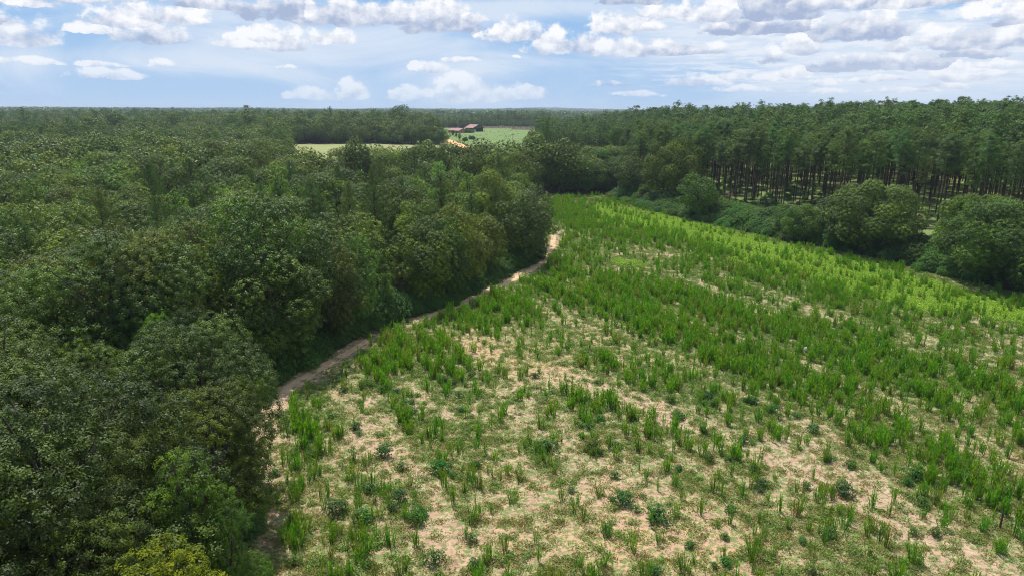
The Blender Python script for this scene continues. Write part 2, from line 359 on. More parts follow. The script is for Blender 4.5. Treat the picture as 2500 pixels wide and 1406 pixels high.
# ground: sand, low green cover, leaf litter, far pasture -- driven by ground attributes + noise in metres
M_GROUND, t = mat('ground')
P = t.n('ShaderNodeTexCoord').outputs['Object']
A = lambda n_: t.n('ShaderNodeAttribute', attribute_name=n_).outputs['Fac']
n1 = t.noise(P, .9, 8, .68); n2 = t.noise(P, 6.0, 5, .7); n3 = t.noise(P, .12, 4, .6); n4 = t.noise(t.v('ADD', P, (31, 7, 0)), 2.3, 6, .7)
sand = t.mix(t.mr(n1, .35, .68), (.36,.235,.155), (.54,.395,.29))
sand = t.mix(t.mr(n2, .5, .8), sand, (.62,.50,.38))
sand = t.mix(t.m('MULTIPLY', t.mr(n4, .47, .62), .75), sand, (.20,.15,.09))       # dead stalks and crumbs
sand = t.mix(t.m('MULTIPLY', A('orange'), t.mr(n1, .35, .7)), sand, (.60,.34,.17))
grn = t.mix(t.mr(n4, .3, .7), (.10,.18,.04), (.20,.26,.08)); grn = t.mix(t.mr(n2, .35, .7), grn, (.07,.13,.035))
hf = t.m('ADD', t.m('MULTIPLY_ADD', A('herb'), .27, .41), t.m('MULTIPLY', t.m('SUBTRACT', n4, .5), 2.6)); hf = t.m('ADD', hf, t.m('MULTIPLY', t.m('SUBTRACT', n1, .5), 1.5)); hf = t.m('ADD', hf, t.m('MULTIPLY', t.m('SUBTRACT', n2, .5), .8))
c = t.mix(t.m('MULTIPLY', t.mr(hf, .36, .74), .88), sand, grn)
c = t.mix(t.m('MULTIPLY', t.mr(t.m('ADD', A('yellow'), t.m('SUBTRACT', n1, .5)), .3, .8), .8), c, t.mix(t.mr(n4, .35, .65), (.12,.20,.04), (.20,.28,.07)))
lit_ = t.mix(t.mr(n1, .35, .65), (.055,.045,.028), (.13,.105,.065)); lit_ = t.mix(t.mr(n4, .55, .7), lit_, (.06,.10,.03))
c = t.mix(t.mr(t.m('ADD', A('forest'), t.m('MULTIPLY', t.m('SUBTRACT', n1, .5), .8)), .35, .65), c, lit_)
plg = t.mix(t.mr(n4, .35, .6), (.11,.18,.04), (.20,.24,.08)); c = t.mix(A('glade'), c, plg)
pas = t.mix(t.mr(n1, .35, .65), (.105,.185,.045), (.16,.235,.07)); pas = t.mix(t.mr(n3, .45, .7), pas, (.22,.24,.12))
c = t.mix(A('pasture'), c, pas)
cut = t.mix(t.mr(n3, .4, .6), (.30,.27,.13), (.22,.29,.10)); c = t.mix(A('stubble'), c, cut)
gb = t.n('ShaderNodeBump', ins={'Height': t.m('ADD', n4, t.m('MULTIPLY', n2, .5)), 'Strength': .5, 'Distance': .12})
p = t.n('ShaderNodeBsdfPrincipled', ins={'Base Color': c, 'Roughness': .95, 'Specular IOR Level': .1, 'Normal': gb.outputs[0]})
t.n('ShaderNodeOutputMaterial', ins={0: p.outputs[0]})

# ------------------------------------------------------------------ ground sheet
def graded(a, b, step, lo, hi, g=1.10):
    c = list(np.arange(a, b+1e-6, step)); s = step; v = b
    while v < hi: s *= g; v += s; c.append(min(v, hi))
    s = step; v = a
    while v > lo: s *= g; v -= s; c.insert(0, max(v, lo))
    return np.array(c)
gx = graded(-36, 118, .8, -9200, 9200); gy = graded(28, 255, .9, -900, 9600)
X, Y = np.meshgrid(gx, gy); X = X.ravel(); Y = Y.ravel(); Z = elev(X, Y)
nx, ny = len(gx), len(gy)
i = np.arange((nx-1)*(ny-1)); r_, c_ = i//(nx-1), i % (nx-1); a = r_*nx+c_
D_, H_, Yw, Or, tr_ = cover(X, Y)
inF = infield(X, Y); dl = np.minimum(np.abs(X-xl(Y)), 99)
fieldness = np.clip(.5+np.minimum(np.minimum(X-xl(Y), xr(Y)-X), FIELD_END-Y)/3.0, 0, 1)*(Y > -60)
pas_ = inpoly(X, Y, PASTURE).astype(float); stb = inpoly(X, Y, CLEARING).astype(float)
forest = 1-fieldness
trk = np.clip(1.4-tr_/1.5, 0, 1)*(Y < 170); forest = np.clip(forest-trk*1.2, 0, 1)*(1-pas_)*(1-stb)
glade = sm(0, 22, X-xr(np.minimum(Y, 252)))*(Y > 60)*(Y < 330)*sm(.30, .45, fbm(X/9, Y/9, 71))*(1-fieldness)*(1-pas_)*(X > 30)
gm = mesh('ground', np.stack([X, Y, Z], 1), np.stack([a, a+1, a+nx+1, a+nx], 1), [M_GROUND],
          attrs=dict(herb=H_*(1-.6*trk), yellow=Yw*sm(.3, .8, Yw), orange=Or, forest=forest, pasture=pas_, stubble=stb, glade=glade), smooth=True)
link('ground', gm, kind='structure')

# ribbons that drape on the ground: sandy track along the wood, clay road by the pasture
def ribbon(name, P, wid, m_, lift, step=.7, seed=3, jit=.25):
    P = np.asarray(P, float); seg = np.hypot(*np.diff(P, axis=0).T); s = np.r_[0, np.cumsum(seg)]
    n = int(s[-1]/step)+1; ss = np.linspace(0, s[-1], n)
    cx, cy = np.interp(ss, s, P[:, 0]), np.interp(ss, s, P[:, 1])
    k = np.array([1, 2, 3, 4, 3, 2, 1.]); k /= k.sum(); kk = len(k)//2
    cx = np.convolve(np.pad(cx, kk, 'edge'), k, 'valid'); cy = np.convolve(np.pad(cy, kk, 'edge'), k, 'valid')
    tx, ty = np.gradient(cx), np.gradient(cy); L = np.hypot(tx, ty); nx_, ny_ = -ty/L, tx/L
    K = 9; V = []
    wv = np.interp(np.linspace(0, 1, n), np.linspace(0, 1, len(wid)), wid)
    for j in range(K):
        f = (j/(K-1)-.5)*wv*(1+jit*(vnoise(ss*.6, ss*0+j//5*9, seed)-.5)*2)
        x, y = cx+nx_*f, cy+ny_*f; V.append(np.stack([x, y, elev(x, y)+lift-.05*(abs(j-4) == 4)], 1))
    V = np.stack(V, 1).reshape(-1, 3)
    F = [(i*K+j, i*K+j+1, (i+1)*K+j+1, (i+1)*K+j) for i in range(n-1) for j in range(K-1)]
    return link(name, mesh(name, V, F, [m_], smooth=True), kind='structure')
def soil(name, a, b, c_):
    m_, t = mat(name); P = t.n('ShaderNodeTexCoord').outputs['Object']
    n1 = t.noise(P, .8, 7, .68); n2 = t.noise(P, 5, 5, .7)
    c = t.mix(t.mr(n1, .35, .65), a, b); c = t.mix(t.m('MULTIPLY', t.mr(n2, .5, .66), .6), c, c_)
    p = t.n('ShaderNodeBsdfPrincipled', ins={'Base Color': c, 'Roughness': .95, 'Specular IOR Level': .1})
    bp = t.n('ShaderNodeBump', ins={'Height': n2, 'Strength': .5, 'Distance': .06}); t.put(p.inputs['Normal'], bp.outputs[0])
    t.n('ShaderNodeOutputMaterial', ins={0: p.outputs[0]}); return m_
M_SAND = soil('track_sand', (.50,.33,.19), (.62,.46,.30), (.30,.23,.14)); M_CLAY = soil('clay', (.74,.36,.15), (.80,.50,.28), (.60,.24,.09))
ribbon('path', TRACK, [.8, 1.6, 1.4, .8], M_SAND, .05)
ribbon('path', TRACK2, [1.2, 1.8, 1.8, 1.5, 1.5, 1.0], M_SAND, .05, seed=8)
ribbon('road', [(-66, 600), (-52, 545), (-41, 492), (-30, 440), (-20, 396), (-14, 350)], [6.5], M_CLAY, .35, step=3, jit=.12)

# ------------------------------------------------------------------ tree makers: return (crown V,F,tint), (trunk V,F)
def oak(seed, H=15., R=5.2, z0=2.6, nlobe=26, lobe=.40, dens=5.0, nl=12, L=.20, cone=0.0, low=True, spread=.26):
    rng = np.random.default_rng(seed)
    zc = z0 + (H-z0)*.46; up = H-zc; dn = zc-z0
    dirs = fib(nlobe, rng) + rng.normal(0, .14, (nlobe, 3)); dirs = unit(dirs)
    lr = R*lobe*rng.uniform(.62, 1.35, nlobe)
    zz = np.where(dirs[:, 2] > 0, up, dn)
    k = rng.uniform(.60, 1.12, nlobe)
    C = np.stack([dirs[:, 0]*(R-lr*.7)*k, dirs[:, 1]*(R-lr*.7)*k, zc+dirs[:, 2]*(zz-lr*.7)*np.clip(k+.05, 0, 1)], 1)
    if cone:
        f = 1 - cone*np.clip((C[:, 2]-z0)/(H-z0), 0, 1); C[:, :2] *= f[:, None]; lr = lr*(.45+.55*f)
    sx = rng.uniform(.86, 1.14); C[:, 0] *= sx; C[:, 1] /= sx
    LC = []; LN = []; TT = []
    for c, r, d_ in zip(C, lr, dirs):
        n = max(8, int(4*pi*r*r*dens*.62)); q = fib(n, rng); q = q[(q@d_ > -.45) | (q[:, 2] > .35)]
        rr = r*(1 + .22*(vnoise(q[:, 0]*2.6+c[0], q[:, 1]*2.6+q[:, 2]*2.2+c[1], seed)-.5)*2 + rng.normal(0, .06, len(q)))
        pt = c + q*rr[:, None]*np.array([1.08, 1.08, .86])
        LC.append(pt); LN.append(q); TT.append(np.full(len(q), rng.uniform(.15, .85)) + rng.normal(0, .14, len(q)))
    q = fib(int(R*R*5.5*dens/2.4), rng); rr = rng.uniform(.38, .66, (len(q), 1)); zz = np.where(q[:, 2] > 0, up, dn)    # inner foliage that hides the limbs
    f = 1 - cone*np.clip((zc+q[:, 2]*zz*.6-z0)/(H-z0), 0, 1)
    LC.append(np.stack([q[:, 0]*R*f, q[:, 1]*R*f, q[:, 2]*zz], 1)*rr+[0, 0, zc]); LN.append(q); TT.append(rng.uniform(.2, .7, len(q)))
    LC = np.concatenate(LC); LN = np.concatenate(LN); TT = np.concatenate(TT)
    keep = LC[:, 2] > .4; LC, LN, TT = LC[keep], LN[keep], TT[keep]
    V, F = leaves(LC, LN, nl, spread, L, L*.62, rng)
    tint = np.clip(np.repeat(TT, nl) + rng.normal(0, .16, len(F)), 0, 1)
    parts = [tube([(0, 0, -.6), (0.1, 0, z0*.6), (.15, .1, zc), (0, 0, H*.82)], [.030*H, .021*H, .014*H, .05])]
    for c in C[::2]:
        b = np.array([.12, .08, max(z0*.7, min(zc, c[2]*.6))]); mid = (b+c)/2 + np.array([0, 0, .35])
        parts.append(tube([b, mid, c + (c-mid)*.3], [.010*H, .0055*H, .02], 5))
    return (V, F, tint), join(parts)

def pine(seed, H=20., R=2.9, frac=.46, nb=30, tufts=9, blades=9, L=.55, Wd=.10, full=False, tr=.15, puff=None):
    rng = np.random.default_rng(seed); zb = H*(1-frac); C = []; parts = []; T = []
    lean = rng.normal(0, .012*H, 2)
    ax = lambda z: np.array([lean[0]*(z/H)**2, lean[1]*(z/H)**2, z])
    parts.append(tube([ax(z)-np.array([0, 0, .6*(z == 0)]) for z in (0, H*.35, H*.7, H*.99)], [tr, tr*.85, tr*.55, .03], 7))
    for i in range(nb):
        f = (i+.5)/nb; z = zb + (H*.99-zb)*f**.92
        ln = R*(math.sin(pi*(min(1, .18+.82*(1-f)**.8)*.86))*.75+.28*(1-f)+.12)*rng.uniform(.65, 1.2)
        if full: ln = R*((1-f)**.75*.95+.12)*rng.uniform(.8, 1.15)
        an = i*2.4+rng.uniform(-.4, .4); el_ = radians(rng.uniform(5, 35)+30*f)
        d_ = np.array([cos(an)*cos(el_), sin(an)*cos(el_), sin(el_)])
        b = ax(z); e = b+d_*ln
        parts.append(tube([b, (b+e)/2-np.array([0, 0, .12*ln*.3]), e], [.045, .03, .012], 4))
        nt = max(3, int(tufts*ln/R)); tp = rng.uniform(.30, 1.05, nt)
        C.append(b + (e-b)*tp[:, None] + rng.normal(0, 1, (nt, 3))*np.array([.34, .34, .22])*(.5+ln/R*.7)); T.append(np.full(nt, rng.uniform(.2, .8)))
    C.append(ax(H)+rng.normal(0, .15, (5, 3))); T.append(np.full(5, .7))
    C = np.concatenate(C); T = np.concatenate(T)
    n = len(C); P = np.repeat(C, blades, 0); q = unit(rng.normal(0, 1, P.shape)+np.array([0, 0, .45]))
    out = unit(P*np.array([1, 1, 0])+1e-6); q = unit(q+out*.35)
    b = unit(np.cross(q, rng.normal(0, 1, P.shape))); s = rng.uniform(.7, 1.25, (len(P), 1))
    V, F = quads(P+q*s*L*.42, q*s*L/2, b*Wd/2)
    if puff:
        nn_ = unit((C-np.array([lean[0]*.7, lean[1]*.7, 0]))*np.array([1, 1, 0])*.6+np.array([0, 0, .9]))
        V, F = leaves(C, nn_, blades, puff, L, Wd, rng, up=.3, rnd=.9, flat=.75)
    tint = np.clip(np.repeat(T, blades)+rng.normal(0, .14, len(F)), 0, 1)
    # a few bare lower stubs
    for k in range(5):
        z = zb*rng.uniform(.5, 1); an = rng.uniform(0, 6.28); b0 = ax(z); parts.append(tube([b0, b0+np.array([cos(an)*.8, sin(an)*.8, .1])], [.03, .01], 4))
    return (V, F, tint), join(parts)

def mound(seed, R=1.6, H=1.6, dens=7, nl=10, L=.18, nlobe=9, sp=.14):
    rng = np.random.default_rng(seed); LC = []; LN = []; TT = []
    for i in range(nlobe):
        an = rng.uniform(0, 6.28); rr = R*.62*math.sqrt(rng.uniform(0, 1)); r = R*rng.uniform(.36, .55)
        c = np.array([cos(an)*rr, sin(an)*rr, (H-r)*rng.uniform(.35, 1)*(1-.4*(rr/R))]); n = max(8, int(12.5*r*r*dens*.7)); q = fib(n, rng); q = q[q[:, 2] > -.35]
        p = c+q*r*(1+rng.normal(0, .08, (len(q), 1))); ok = p[:, 2] > .05; LC.append(p[ok]); LN.append(q[ok]); TT.append(np.full(ok.sum(), rng.uniform(.2, .8)))
    LC = np.concatenate(LC); LN = np.concatenate(LN); TT = np.concatenate(TT)
    V, F = leaves(LC, LN, nl, sp, L, L*.65, rng); V[:, 2] = np.maximum(V[:, 2], -.03)
    tint = np.clip(np.repeat(TT, nl)+rng.normal(0, .15, len(F)), 0, 1)
    parts = [tube([(0, 0, -.2), (rng.normal(0, .15*R), rng.normal(0, .15*R), H*.6)], [.05*R, .015*R], 5) for _ in range(5)]
    return (V, F, tint), join(parts)

def stalks(seed, n=18, R=.38, H=1.75, k=15, L=.24, Wd=.042):
    rng = np.random.default_rng(seed); P = []; Q = []; T = []; parts = []
    for i in range(n):
        an = rng.uniform(0, 6.28); rr = R*math.sqrt(rng.uniform(0, 1)); b = np.array([cos(an)*rr*.6, sin(an)*rr*.6, 0]); h = H*rng.uniform(.6, 1.08)*(1-.25*rr/R)
        e = np.array([cos(an)*rr*1.25, sin(an)*rr*1.25, h])+np.r_[rng.normal(0, .05, 2), 0]
        parts.append(tube([b-np.array([0, 0, .08]), e], [.014, .005], 3))
        f = rng.uniform(.12, 1.0, k); p = b+(e-b)*f[:, None]
        q = unit(np.stack([rng.normal(0, .27, k), rng.normal(0, .27, k), np.ones(k)], 1)); P.append(p+q*L*.3); Q.append(q); T.append(np.full(k, rng.uniform(.1, .9)))
    P = np.concatenate(P); Q = np.concatenate(Q); T = np.concatenate(T)
    b = unit(np.cross(Q, rng.normal(0, 1, P.shape))); s = rng.uniform(.7, 1.2, (len(P), 1))
    V, F = quads(P, Q*s*L/2, b*Wd/2); return (V, F, np.clip(T+rng.normal(0, .12, len(F)), 0, 1)), join(parts)

def herb(seed, R=.45, H=.22, n=46, L=.13):
    rng = np.random.default_rng(seed); a_ = rng.uniform(0, 6.28, n); r = R*np.sqrt(rng.uniform(0, 1, n))*(.6+.8*vnoise(a_*1.3, a_*0, seed))
    P = np.stack([np.cos(a_)*r, np.sin(a_)*r, H*rng.uniform(.15, 1, n)*(1-.5*r/R)], 1)
    nn = unit(np.array([0, 0, .8])+rng.normal(0, .55, P.shape)); tt_ = unit(np.cross(nn, rng.normal(0, 1, P.shape))); b = np.cross(nn, tt_); s = rng.uniform(.6, 1.4, (n, 1))
    V, F = quads(P, tt_*s*L/2, b*s*L*.34); return V, F, np.clip(rng.uniform(.1, .9)+rng.normal(0, .2, n), 0, 1)

def two(name, gen, ml, mb):
    (V, F, ti), (tv, tf) = gen
    return mesh(name+'_crown', V, F, [ml], fattrs={'tint': ti}), mesh(name+'_trunk', tv, tf, [mb], smooth=True)
def one(name, gen, ml, mb):
    (V, F, ti), (tv, tf) = gen
    VV, FF = join([(V, F), (tv, tf)])
    return mesh(name, VV, FF, [ml, mb], mi=np.r_[np.zeros(len(F)), np.ones(len(tf))], fattrs={'tint': np.r_[ti, np.zeros(len(tf))]})

# variants (unit heights noted for scaling)
OAK0 = [two('oak', oak(100+k, H=15, R=r, z0=1.6, nlobe=n, lobe=l, dens=2.7, nl=95, L=.115, spread=.25), M_OAK, M_BARK) for k, (r, n, l) in enumerate([(5.0,40,.27), (5.4,48,.24), (4.5,34,.28), (4.9,44,.26)])]
OAK1 = [two('oak', oak(120+k, H=15, R=r, z0=1.4, nlobe=n, lobe=l, dens=2.2, nl=44, L=.19, spread=.30), M_OAK, M_BARK) for k, (r, n, l) in enumerate([(5.0,40,.27), (5.6,48,.24), (4.4,32,.29), (4.9,38,.27)])]
OAK2 = [one('oak', oak(140+k, H=15, R=r, z0=2, nlobe=22, lobe=.36, dens=1.1, nl=11, L=.55, spread=.42), M_OAK, M_BARK) for k, r in enumerate([5.0, 5.6, 4.5])]
GUM0 = [two('sweetgum', oak(160+k, H=15, R=3.9, z0=1.6, nlobe=30, lobe=.25, dens=3.4, nl=56, L=.135, cone=.55, spread=.22), M_GUM, M_BARK) for k in range(2)]
GUM1 = [two('sweetgum', oak(165+k, H=15, R=3.6, z0=1.6, nlobe=28, lobe=.27, dens=2.8, nl=18, L=.28, cone=.55, spread=.25), M_GUM, M_BARK) for k in range(2)]
PIN0 = [two('pine', pine(180+k, H=20, R=r, frac=f, nb=34, tufts=7, blades=64, L=.46, Wd=.042, puff=.36, tr=.19), M_PINE, M_PBARK) for k, (r, f) in enumerate([(3.1,.44), (2.6,.36), (3.4,.52), (2.9,.40)])]
PIN2 = [one('pine', pine(190+k, H=20, R=3.4, frac=.46, nb=26, tufts=5, blades=18, L=.70, Wd=.15, puff=.42, tr=.18), M_PINE, M_PBARK) for k in range(3)]
YPIN = [two('pine', pine(200+k, H=15, R=4.0, frac=.80, nb=70, tufts=15, blades=20, L=.36, Wd=.045, full=True), M_PINE, M_PBARK) for k in range(2)]
OAKW = [two('oak', oak(130+k, H=15, R=r, z0=.8, nlobe=n, lobe=l, dens=2.6, nl=50, L=.18, spread=.28), M_OAK, M_BARK) for k, (r, n, l) in enumerate([(9.5,110,.155), (8.2,90,.17), (9.0,95,.16)])]
CEDAR = two('cedar', oak(210, H=12, R=3.0, z0=.4, nlobe=34, lobe=.30, dens=9, nl=12, L=.17, cone=.85, spread=.16), M_PINE, M_BARK)
VINE = [two('vine', mound(220+k, R=2.6, H=2.8, dens=4, nl=34, L=.17, nlobe=14, sp=.24), M_VINE, M_BARK) for k in range(4)]
FEN = [two('stalk', stalks(240+k, n=n_, R=r_, H=h_), M_FENNEL, M_FENNEL) for k, (n_, r_, h_) in enumerate([(16,.30,1.8), (10,.20,1.7), (24,.44,1.9), (12,.26,1.4), (7,.15,1.9), (18,.36,1.6)])]
BSH = [two('weed', mound(260+k, R=.55, H=.85, dens=22, nl=8, L=.13, nlobe=7), M_BUSH, M_BUSH) for k in range(3)]

# ------------------------------------------------------------------ scatter (stuff) through geometry nodes
PROTO = {}
def proto(name, me):
    o = bpy.data.objects.new(name, me); return o           # not linked: only a source shape for the scatter
def scatter(name, pts, sc, rz, vi, meshes, label, cat, color=(1, 1, 1, 1)):
    me = mesh(name, pts, np.zeros((0, 4), int)) if 0 else bpy.data.meshes.new(name)
    me.vertices.add(len(pts)); me.vertices.foreach_set('co', np.asarray(pts, np.float32).ravel())
    for a_, ty, val in (('sc', 'FLOAT', sc), ('rz', 'FLOAT', rz)):
        at = me.attributes.new(a_, ty, 'POINT'); at.data.foreach_set('value', np.asarray(val, np.float32))
    at = me.attributes.new('vi', 'INT', 'POINT'); at.data.foreach_set('value', np.asarray(vi, np.int32))
    me.update()
    o = link(name, me, label=label, category=cat, kind='stuff'); o.color = color
    g = bpy.data.node_groups.new(name+'_scatter', 'GeometryNodeTree')
    g.interface.new_socket('Geometry', in_out='INPUT', socket_type='NodeSocketGeometry'); g.interface.new_socket('Geometry', in_out='OUTPUT', socket_type='NodeSocketGeometry')
    N = g.nodes; Lk = g.links; gi = N.new('NodeGroupInput'); go = N.new('NodeGroupOutput'); iop = N.new('GeometryNodeInstanceOnPoints'); jn = N.new('GeometryNodeJoinGeometry')
    for k, mm in enumerate(meshes):
        ob = proto(f'{name}_shape', mm); oi = N.new('GeometryNodeObjectInfo'); oi.inputs['Object'].default_value = ob; oi.inputs['As Instance'].default_value = True
        Lk.new(oi.outputs['Geometry'], jn.inputs[0])
    def na(n_, ty):
        a_ = N.new('GeometryNodeInputNamedAttribute'); a_.data_type = ty; a_.inputs[0].default_value = n_
        return next(s for s in a_.outputs if s.enabled and s.name == 'Attribute')
    cx = N.new('ShaderNodeCombineXYZ'); Lk.new(na('rz', 'FLOAT'), cx.inputs[2]); er = N.new('FunctionNodeEulerToRotation'); Lk.new(cx.outputs[0], er.inputs[0])
    rev = N.new('ShaderNodeMath'); rev.operation = 'SUBTRACT'; rev.inputs[0].default_value = len(meshes)-1; Lk.new(na('vi', 'INT'), rev.inputs[1])
    Lk.new(gi.outputs[0], iop.inputs['Points']); Lk.new(jn.outputs[0], iop.inputs['Instance']); iop.inputs['Pick Instance'].default_value = True
    Lk.new(rev.outputs[0], iop.inputs['Instance Index']); Lk.new(er.outputs[0], iop.inputs['Rotation']); Lk.new(na('sc', 'FLOAT'), iop.inputs['Scale']); Lk.new(iop.outputs[0], go.inputs[0])
    md = o.modifiers.new('scatter', 'NODES'); md.node_group = g; return o

def darts(x0, x1, y0, y1, r, seed, ok, n_try=None, rvar=0.0, avoid=None):
    "jittered hexagonal fill, thinned by ok(x, y)"
    rng = np.random.default_rng(seed); gx_ = np.arange(x0, x1, r); gy_ = np.arange(y0, y1, r*.87)
    XX, YY = np.meshgrid(gx_, gy_); XX = XX + (np.arange(len(gy_)) % 2)[:, None]*r/2
    XX = XX.ravel()+rng.uniform(-.38, .38, XX.size)*r; YY = YY.ravel()+rng.uniform(-.38, .38, YY.size)*r
    k = ok(XX, YY); XX, YY = XX[k], YY[k]
    if avoid is not None and len(avoid):
        for (ax_, ay_, ar) in avoid: k = np.hypot(XX-ax_, YY-ay_) > ar; XX, YY = XX[k], YY[k]
    return np.stack([XX, YY], 1)

# ------------------------------------------------------------------ trees as things
ORD = 'first second third fourth fifth sixth seventh eighth ninth tenth eleventh twelfth thirteenth fourteenth fifteenth sixteenth seventeenth eighteenth nineteenth twentieth'.split()
def ordn(k):
    if k < 20: return ORD[k]
    k = min(k, 98)
    t_ = ['twenty', 'thirty', 'forty', 'fifty', 'sixty', 'seventy', 'eighty', 'ninety'][(k+1)//10-2]; r = (k+1) % 10
    return t_+'-'+ORD[r-1] if r else t_[:-1]+'ieth'
def tree(name, pair, x, y, h, h0, wide=1.0, label='', cat='tree', group=None, color=(1, 1, 1), rz=None, cr='crown', tk='trunk', sink=.1):
    o = bpy.data.objects.new(name, None); COL.objects.link(o); o.empty_display_size = .5
    s = h/h0; o.location = (x, y, float(elev(x, y))-sink); o.scale = (s*wide, s*wide, s); o.rotation_euler = (0, 0, RNG.uniform(0, 6.28) if rz is None else rz)
    o['label'] = label; o['category'] = cat
    if group: o['group'] = group
    a_ = link(cr, pair[0], o); b_ = link(tk, pair[1], o); a_.color = (*color, 1); return o

# landmark trees: (kind, u, v of crown top, top height above ground, wide, colour, label)
SPEC = []
def top(u, v, zt):
    z = zt
    for _ in range(6): x, y = gp(u, v, z); z = zt+float(elev(x, y))
    return x, y
AV = []
def spec(kind, u, v, h, wide, color, label, group=None, rad=None, vb=None, dist=None):
    if dist:
        r = ray(u, v); x, y = r[0]/r[1]*dist, dist; z = float(elev(x, y)); h = CAM_H+r[2]/r[1]*dist-z
    elif vb:
        z = 0
        for _ in range(30): x, y = gp(u, vb, z); z = .6*z+.4*float(elev(x, y))
        zt = CAM_H + ray(u, v)[2]/ray(u, v)[1]*y; h = (zt-z)*1.02
        print('spec', label[:30], round(x), round(y), 'h', round(h, 1))
    else: x, y = top(u, v, h*.97)
    dd = math.hypot(x, y); dd = math.hypot(x, y, )
    if kind == 'oak': pair = (OAK0 if dd < 75 else OAK1)[int(u+v) % 4]; nm = 'oak_tree'; h0 = 15; R = 5.2
    if kind == 'oak' and wide > 1.3: k_ = int(u+v) % 3; pair = OAKW[k_]; R = (9.5, 8.2, 9.0)[k_]; wide = wide*5.2/R
    if kind == 'gum': pair = (GUM0 if dd < 85 else GUM1)[int(u+v) % 2]; nm = 'sweetgum_tree'; h0 = 15; R = 3.6
    if kind == 'ypine': pair = YPIN[int(u+v) % 2]; nm = 'young_pine_tree'; h0 = 15; R = 3.8
    if kind == 'cedar': pair = CEDAR; nm = 'cedar_tree'; h0 = 12; R = 3.0
    o = tree(nm, pair, x, y, h, h0, wide, label, 'tree', group, color)
    AV.append((x, y, (rad or R*wide*h/h0*.95))); return o
G_ = (1, 1, 1)
spec('oak', 1640, 336, 20, 1.35, vb=486, color= (.95,.95,1.0), label='big dome-shaped dark oak at the head of the field before the pines')
spec('oak', 2120, 446, 15.5, 1.95, vb=612, color= (1.1,1.12,.95), label='broad spreading olive tree on the right field edge before bare pine trunks')
spec('oak', 2490, 480, 15, 2.1, vb=702, color= (.95,1.0,.95), label='large dark broadleaf tree at the right edge of the photo by the field')
spec('oak', 1955, 500, 9, 1.6, vb=590, color= (1.0,1.25,.9), label='rounded green tree leaning against the broad spreading tree on the right')
spec('oak', 1700, 425, 13, 1.15, vb=535, color= (1.05,1.2,.9), label='olive tree standing just in front of the dome-shaped oak')
spec('oak', 1540, 385, 14, 1.15, vb=482, color= (.95,.95,1.0), label='dark rounded tree left of the dome-shaped oak')
spec('gum', 1434, 402, 11, 1.1, vb=474, color= (.95,1.15,1.), label='small bright green pointed tree at the far head of the field')
spec('oak', 2380, 470, 15, 1.6, vb=640, color= (1.15,1.3,.9), label='lighter green tree behind the large dark tree at the right edge')
spec('oak', 978, 256, 29, 1.1, vb=342, color= (.85,1.0,1.05), label='lone tall round-topped tree rising above the skyline left of the house')
spec('oak', 190, 452, 16, 1.7, (1.15,1.0,.95), 'wide grey-olive domed tree near the left edge among greener pointed trees')
spec('gum', 430, 468, 15, 1.25, (1.05,1.2,1.), 'bright yellow-green pointed tree right of the wide grey domed tree')
spec('gum', 672, 412, 15, 1.2, (1.15,1.2,1.), 'tall bright green tree in the middle of the left wood')
spec('gum', 1108, 465, 16, 1.2, (.95,.95,1.), 'light green tree near the right end of the left wood')
spec('gum', 100, 420, 15, 1.1, (1.0,1.15,1.), 'bright green pointed tree by the left edge above the grey domed tree')
spec('ypine', 365, 585, 15, 1.25, (1.1,1.25,.8), 'large bright green young pine with tufted crown in the left wood')
spec('ypine', 170, 585, 14, .95, (.95,1.1,.9), 'dark green young pine left of the large bright young pine')
spec('ypine', 60, 560, 14, 1.0, (1.0,1.25,.9), 'young pine nearest the left edge with fresh green tufts')
spec('ypine', 245, 690, 13, .9, (.9,1.05,.85), 'low young pine just below the large bright young pine')
spec('gum', 385, 755, 13.5, .75, (.95,1.2,.7), 'small vivid green tree poking up between dark olive trees')
spec('gum', 440, 1075, 13.5, .95, (.72,.82,.7), 'bright green tree in the lower left wood above the yellow one')
spec('gum', 385, 1305, 12.5, 1.15, (1.15,.92,.4), 'yellow-green tree at the bottom edge of the photo', rad=4)
spec('gum', 545, 1180, 11, .8, (.72,.82,.7), 'fresh green slender tree by the field edge at lower left')
spec('cedar', 945, 642, 12.5, .9, vb=782, color=(.9,1.05,.9), label='dark green pointed cedar at the wood edge beside the sandy track')
spec('oak', 1285, 468, 15, 1.05, (.85,.9,.95), 'dark tree at the right tip of the left wood where the track bends', rad=5)
spec('gum', 372, 312, 17, 1.9, vb=372, color= (1.9,1.45,.7), label='yellow-tinged tree far off in the left woods')
spec('oak', 860, 333, 15, .8, (.95,.95,.95), 'tall rounded tree standing in front of the mown clearing', dist=212)
for u_, v_, d_, l_ in ((515,335,205,'grey-green domed tree on the skyline of the left wood, farther left of two'), (625,340,205,'grey-green domed tree just left of the mown clearing'), (1010,352,205,'dark rounded tree below the right end of the mown clearing'),
                    (1085,345,225,'dark tree covering the lower end of the clay road, left side'), (1168,348,205,'rounded tree below the farm buildings, in front of the pasture'), (1268,366,190,'rounded tree in front of the pasture near its right corner'), (930,372,195,'low domed tree under the mown clearing')):
    spec('oak', u_, v_, 17, .8, (1.,.98,.95), l_, dist=d_)
spec('ypine', 1335, 300, 17, .8, (1.0,1.05,.9), 'tall green pine where the pasture meets the pine plantation', dist=300)

